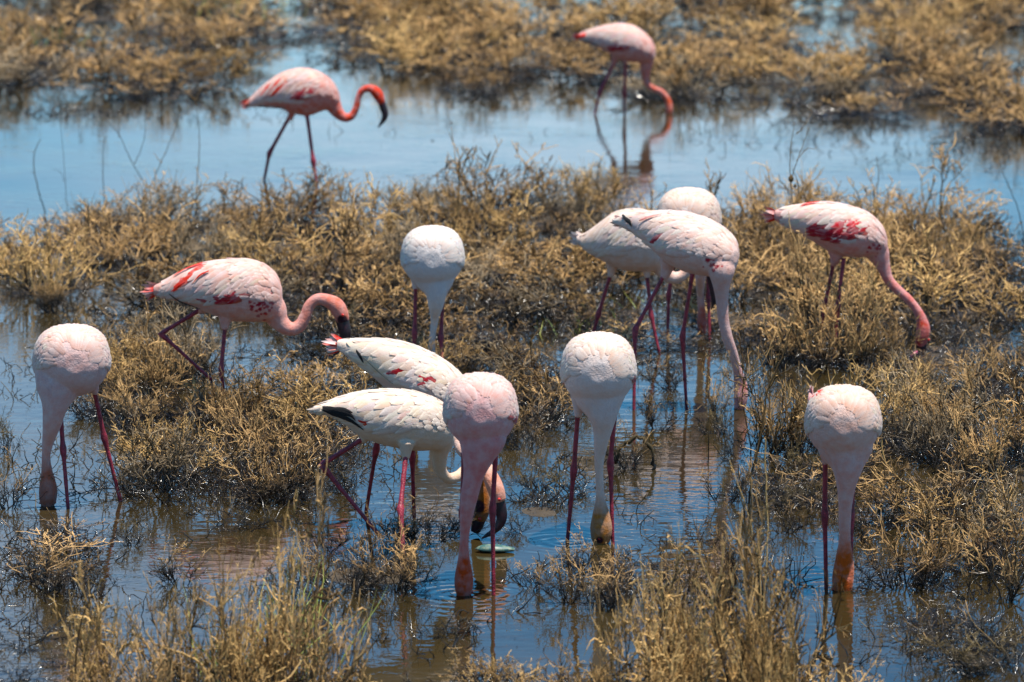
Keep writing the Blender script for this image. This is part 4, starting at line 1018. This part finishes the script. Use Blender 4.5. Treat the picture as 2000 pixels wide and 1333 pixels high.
# 8 crimson wing
flamingo('flamingo with a crimson patch on its wing feeding to the right at the shrub edge', 706,
 side_st([(1512, 411, 430, .14), (1530, 406, 441, .3), (1555, 401, 453, .5), (1585, 397, 470, .72), (1615, 395, 489, .92), (1645, 399, 501, 1), (1672, 406, 503, 1.02), (1695, 415, 503, .92), (1713, 430, 503, .72), (1726, 447, 500, .48), (1733, 465, 492, .2)], 54),
 [(1700, 470, 0, 36), (1714, 493, 0, 23), (1725, 520, 0, 14), (1735, 546, 0, 10.3), (1752, 565, 0, 9.4), (1773, 584, 0, 8.9), (1789, 603, 0, 8.8), (1799, 622, 0, 10.5), (1803, 643, 0, 14), (1800, 664, 0, 12.5), (1795, 677, 0, 9)],
 [[(1630, 505, .03), (1611, 598), (1598, 702)], [(1648, 505, -.03), (1636, 600), (1628, 712)]],
 dict(PINKS, body=(0.704, 0.462, 0.426), breast=(0.651, 0.353, 0.328), neck=(0.651, 0.302, 0.287), head=(.56, .185, .17), w1=WHITE, w2=(0.722, 0.588, 0.525), w3=PALE, hs=.74, fleck=(1706, 478, 8, 0, 14), tongue=[(1792, 686, -.01), (1784, 694, -.015), (1776, 699, -.02)]),
 marks=[(1655, 460, 46, 17, CRIM, .92), (1612, 452, 34, 9, CRIM, .9), (1582, 440, 12, 7, CRIM, .7), (1655, 438, 24, 9, (.62, .10, .12), .85), (1585, 398, 20, 3, RED, .5)],
 bill=[(1799, 670, 0, 12), (1799, 684, 0, 9.5), (1793, 694, 0, 6), (1784, 699, 0, 2)], eyes=[(1814, 664, -.01)],
 tail=((1526, 421, 0), (1487, 420, 0), .5, [RED, (.75, .3, .25), PINK, (.78, .2, .15)]), blades=[([(1600, 396), (1580, 399), (1562, 405)], 2.4, RED)],
 thighs=[[(1634, 485, .0, 20), (1632, 504, .0, 12), (1628, 518, .02, 6)]], seed=8)
# 9 left front
flamingo('pale pink flamingo facing the camera at the left edge, black bill tip in the water', 988,
 front_st(138, 706, 73, 71, 2, -4, .42, .14, -20),
 [(118, 735, -.10, 54), (112, 765, -.12, 36), (107, 795, -.11, 22), (101, 831, -.09, 16.5), (94, 862, -.07, 12), (90, 892, -.05, 9.8), (92, 925, -.03, 12), (94, 953, -.01, 16), (93.5, 975, 0, 15.5), (92, 992, 0, 11.5)],
 [[(184, 762, .03), (203, 853), (235.7, 980)], [(117, 790, -.0), (123, 875), (133, 993)]],
 dict(PINKS, body=(0.722, 0.571, 0.541), breast=(.68, .46, .44), neck=(.69, .47, .44), head=(.46, .21, .165), w1=WHITE, w2=(0.722, 0.571, 0.508), w3=(0.704, 0.487, 0.426), hs=.66),
 bill=[(92, 980, 0, 13), (91, 995, 0, 11), (90, 1006, 0, 8.5), (90, 1020, .01, 5)], thighs=[[(178, 735, .03, 18), (184, 760, .03, 10), (187, 772, .03, 5)]], frontal=True, seed=9, eyes=[(79.5, 982, -.004), (107, 981, -.004)])
# 10 cream winged
flamingo('cream winged flamingo with red fringed tail walking behind the two central birds', 1032,
 side_st([(658, 664, 684, .16), (672, 662, 693, .24), (692, 663, 708, .32), (722, 662, 732, .52), (755, 663, 760, .75), (790, 669, 785, .93), (822, 680, 805, 1.02), (852, 694, 820, 1.04), (878, 711, 826, .94), (898, 728, 826, .72), (911, 745, 820, .48), (918, 765, 805, .2)], 66),
 [(880, 775, 0, 44), (893, 810, 0, 28), (896, 845, -.03, 18), (902, 875, -.07, 14), (918, 892, -.11, 12.5), (936, 899, -.15, 12.5), (949, 914, -.18, 13.5), (960, 936, -.2, 16), (969, 958, -.21, 16.5), (975, 980, -.21, 14)],
 [[(748, 800, .03), (735, 876), (715, 1000)], [(806, 810, -.02), (805, 890), (809, 1014)]],
 dict(PALES, tint=(.98, .92, .87), body=WHITE, breast=(0.695, 0.487, 0.410), neck=(0.686, 0.487, 0.426), head=(.68, .33, .25), w1=WHITE, w2=CREAM, w3=(0.704, 0.605, 0.541), hs=.8),
 marks=[(845, 746, 32, 9, CRIM, .75), (772, 724, 12, 7, CRIM, .8), (798, 735, 14, 7, CRIM, .7), (755, 692, 6, 4, (.7, .2, .15), .6)],
 bill=[(973, 978, -.21, 13), (977, 993, -.21, 12), (980, 1010, -.21, 10.5), (975, 1026, -.21, 8.5), (961, 1040, -.21, 5.5), (941, 1052, -.21, 1.5)], eyes=[(975, 976, -.240)], face=[(973, 984, 13)],
 tail=((676, 674, 0), (630, 672, 0), .5, [RED, (.8, .6, .55), (.78, .3, .25), WHITE]), blades=[([(696, 682), (704, 694), (712, 702)], 4.5, BLACK), ([(706, 690), (735, 714), (770, 740)], 1.3, (.08, .09, .08))],
 thighs=[[(752, 790, .03, 14), (748, 815, .03, 8)], [(806, 800, -.02, 14), (806, 830, -.02, 8)]], seed=10, phlo=-14)
# 11 pale strider
flamingo('pale flamingo with black wing wedge, leg bent back, neck looped behind the pink bird', 1085,
 side_st([(612, 794, 805, .12), (626, 790, 807, .18), (648, 783, 815, .3), (675, 774, 832, .5), (705, 766, 854, .72), (740, 762, 868, .92), (775, 761, 876, 1.02), (808, 764, 881, 1.04), (838, 772, 880, .95), (860, 783, 876, .74), (875, 799, 866, .48), (883, 818, 850, .2)], 66, -.06, .10),
 [(850, 830, .08, 44), (860, 858, .09, 29), (859, 885, .11, 17.5), (860, 915, .14, 12.3), (873, 934, .17, 11), (893, 931, .21, 10.8), (909, 917, .25, 10), (924, 909, .28, 9.6), (936, 920, .30, 10.5), (941, 945, .31, 13), (941, 972, .31, 17), (939, 998, .31, 18), (936, 1018, .31, 13)],
 [[(712, 856, .05), (627.5, 908), (742, 1048, .02)], [(793, 885, -.04), (782, 995), (790, 1110)]],
 dict(PALES, tint=(.98, .91, .84), body=WHITE, breast=(0.686, 0.554, 0.459), neck=(0.686, 0.521, 0.410), head=(.30, .12, .045), w1=WHITE, w2=(0.704, 0.622, 0.558), w3=(0.695, 0.580, 0.492), hs=.66),
 marks=[(703, 806, 8, 8, (.6, .05, .05), .85), (714, 819, 10, 6, (.6, .05, .05), .8), (700, 785, 16, 8, PALE, .7), (770, 812, 22, 8, PALE, .7)], bill=[(936, 1008, .31, 15.5), (932, 1026, .31, 12.5), (927, 1040, .31, 8)], eyes=[(937, 1014, .284)], face=[(933, 1024, 15)],
 tail=((634, 799, -.06), (613, 802, -.06), .18, [(.75, .45, .25), CREAM]), blades=[([(622, 798), (645, 803), (668, 813), (694, 831)], 4.2, BLACK), ([(626, 796), (646, 798), (668, 804), (680, 814)], 4.2, BLACK), ([(640, 797), (660, 797), (674, 801)], 3.4, BLACK)],
 thighs=[[(716, 845, .05, 20), (711, 858, .05, 10), (705, 864, .05, 5)], [(794, 862, -.04, 18), (793, 883, -.04, 11), (792.5, 897, -.04, 8)]], seed=11, phlo=-12)
# 12 pink front centre
flamingo('rosy flamingo facing the camera front and centre, overlapping two others', 1162,
 front_st(938, 803, 70, 74, 2, -2),
 [(938, 830, -.09, 56), (940, 858, -.12, 43), (935, 885, -.12, 31), (926, 925, -.11, 19.5), (917, 968, -.09, 15.5), (911, 1010, -.07, 13), (907, 1052, -.04, 10.2), (906, 1092, -.02, 12), (906, 1125, 0, 16.3), (906, 1150, 0, 16), (906, 1170, 0, 12)],
 [[(969, 870, .0), (962, 995), (964, 1163)], [(906, 885, .03), (903, 1000), (910, 1158)]],
 dict(PINKS, body=(0.722, 0.521, 0.500), breast=(.63, .31, .33), neck=(.64, .31, .31), head=(.62, .18, .13), w1=WHITE, w2=(0.722, 0.554, 0.508), w3=(0.704, 0.420, 0.394), hs=.72),
 marks=[(1002, 826, 9, 16, CRIM, .8)], thighs=[[(972, 845, 0, 17), (970, 868, 0, 10), (967, 884, 0, 6)]], frontal=True, seed=12, eyes=[(921, 1157, -.004)])
# 13 white front
flamingo('white flamingo with tan head facing the camera between central group and walking pair', 1062,
 front_st(1169, 724, 71, 74, 0, -2),
 [(1170, 752, -.09, 57), (1173, 782, -.12, 42), (1177, 812, -.12, 26), (1177, 838, -.11, 18), (1173, 872, -.09, 13.3), (1170, 906, -.07, 10.4), (1171, 941, -.05, 9.4), (1172.6, 975, -.03, 10.8), (1174, 1003, -.01, 15), (1175, 1028, 0, 20), (1174, 1050, 0, 18), (1173, 1068, 0, 12)],
 [[(1129, 800, 0), (1121, 916), (1108, 1059)], [(1200, 815, 0), (1192, 903), (1197, 1063)]],
 dict(PALES, tint=(.99, .93, .90), body=(0.730, 0.647, 0.599), breast=(0.695, 0.571, 0.541), neck=(0.704, 0.588, 0.541), head=(.44, .23, .115), w1=(0.739, 0.672, 0.631), w2=(0.722, 0.622, 0.541), w3=(0.704, 0.571, 0.476), hs=.74),
 marks=[(1103, 752, 6, 10, CRIM, .8), (1238, 740, 4, 6, CRIM, .5)], thighs=[[(1132, 775, 0, 18), (1130, 800, 0, 10.5), (1128, 816, 0, 7)]], frontal=True, seed=13, face=[(1171, 1052, 9)], eyes=[(1171, 1052, -.026)])
# 14 right front
flamingo('pink flamingo facing the camera at right, orange crown touching the water beside one red leg', 1152,
 front_st(1648, 826, 72, 73, -4, -2),
 [(1650, 855, -.09, 57), (1653, 885, -.12, 45), (1655, 915, -.12, 27), (1653, 948, -.11, 17.8), (1651, 984, -.09, 14), (1650, 1019, -.07, 12.3), (1650, 1054, -.04, 12), (1649.5, 1083, -.02, 14.5), (1648, 1111, 0, 18.3), (1646, 1136, 0, 19), (1645, 1165, 0, 15)],
 [[(1612, 900, 0), (1611, 1005), (1613.6, 1148)], [(1668, 910, .03), (1663, 1005), (1661, 1152)]],
 dict(PINKS, body=(0.730, 0.588, 0.508), breast=(0.678, 0.420, 0.385), neck=(0.686, 0.437, 0.402), head=(.60, .17, .08), w1=(0.739, 0.655, 0.590), w2=(0.722, 0.588, 0.476), w3=(0.704, 0.504, 0.410), hs=.70),
 marks=[(1592, 770, 16, 6, RED, .5)], tail=((1586, 778, .2), (1581, 755, .22), .3, [PINK, (.78, .3, .28)]), thighs=[[(1614, 880, 0, 16), (1612, 900, 0, 8), (1612, 911, 0, 5)]], frontal=True, seed=14, eyes=[(1628, 1152, -.004)])

# ------------------------------------------------------------------ teal floating piece
def teal():
    m, n, b = new_mat('teal_weathered')
    ge = N(n, 'ShaderNodeNewGeometry'); no = N(n, 'ShaderNodeTexNoise', Scale=55.0, Detail=6.0, Roughness=.7); n.links.new(ge.outputs['Position'], no.inputs['Vector'])
    r = N(n, 'ShaderNodeValToRGB'); e = r.color_ramp.elements; e[0].position = .45; e[0].color = (.018, .085, .080, 1); e[1].position = .62; e[1].color = (.17, .21, .14, 1)
    n.links.new(no.outputs['Fac'], r.inputs[0]); n.links.new(r.outputs[0], b.inputs['Base Color']); b.inputs['Roughness'].default_value = .5
    return m
Yt = GY(1079); V, F = [], []; nv = 16; prof = [(0, .05), (.06, .5), (.2, .85), (.4, 1), (.6, .95), (.8, .72), (.93, .5), (.98, .42), (1, .1)]
for (u, r) in prof:
    c = P(929 + 76 * u, 1072 + 2 * u, Yt)
    for k in range(nv):
        a = 2 * math.pi * k / nv; up = math.sin(a)
        V.append(c + Vector((.004 * noise.noise((u * 9, a, 0)), math.cos(a) * .025 * r * (1 + .35 * noise.noise((u * 5, a * 2, 3))), (.015 * r if up > 0 else .010 * r) * up)))
for i in range(len(prof) - 1):
    for k in range(nv): F.append((i * nv + k, i * nv + (k + 1) % nv, (i + 1) * nv + (k + 1) % nv, (i + 1) * nv + k))
F.append(tuple(range(nv))); F.append(tuple((len(prof) - 1) * nv + k for k in range(nv - 1, -1, -1)))
tag(link('floating_debris', mesh('floating_debris', V, F), teal()), 'mottled teal lens shaped piece of debris floating behind the single red leg', 'debris')
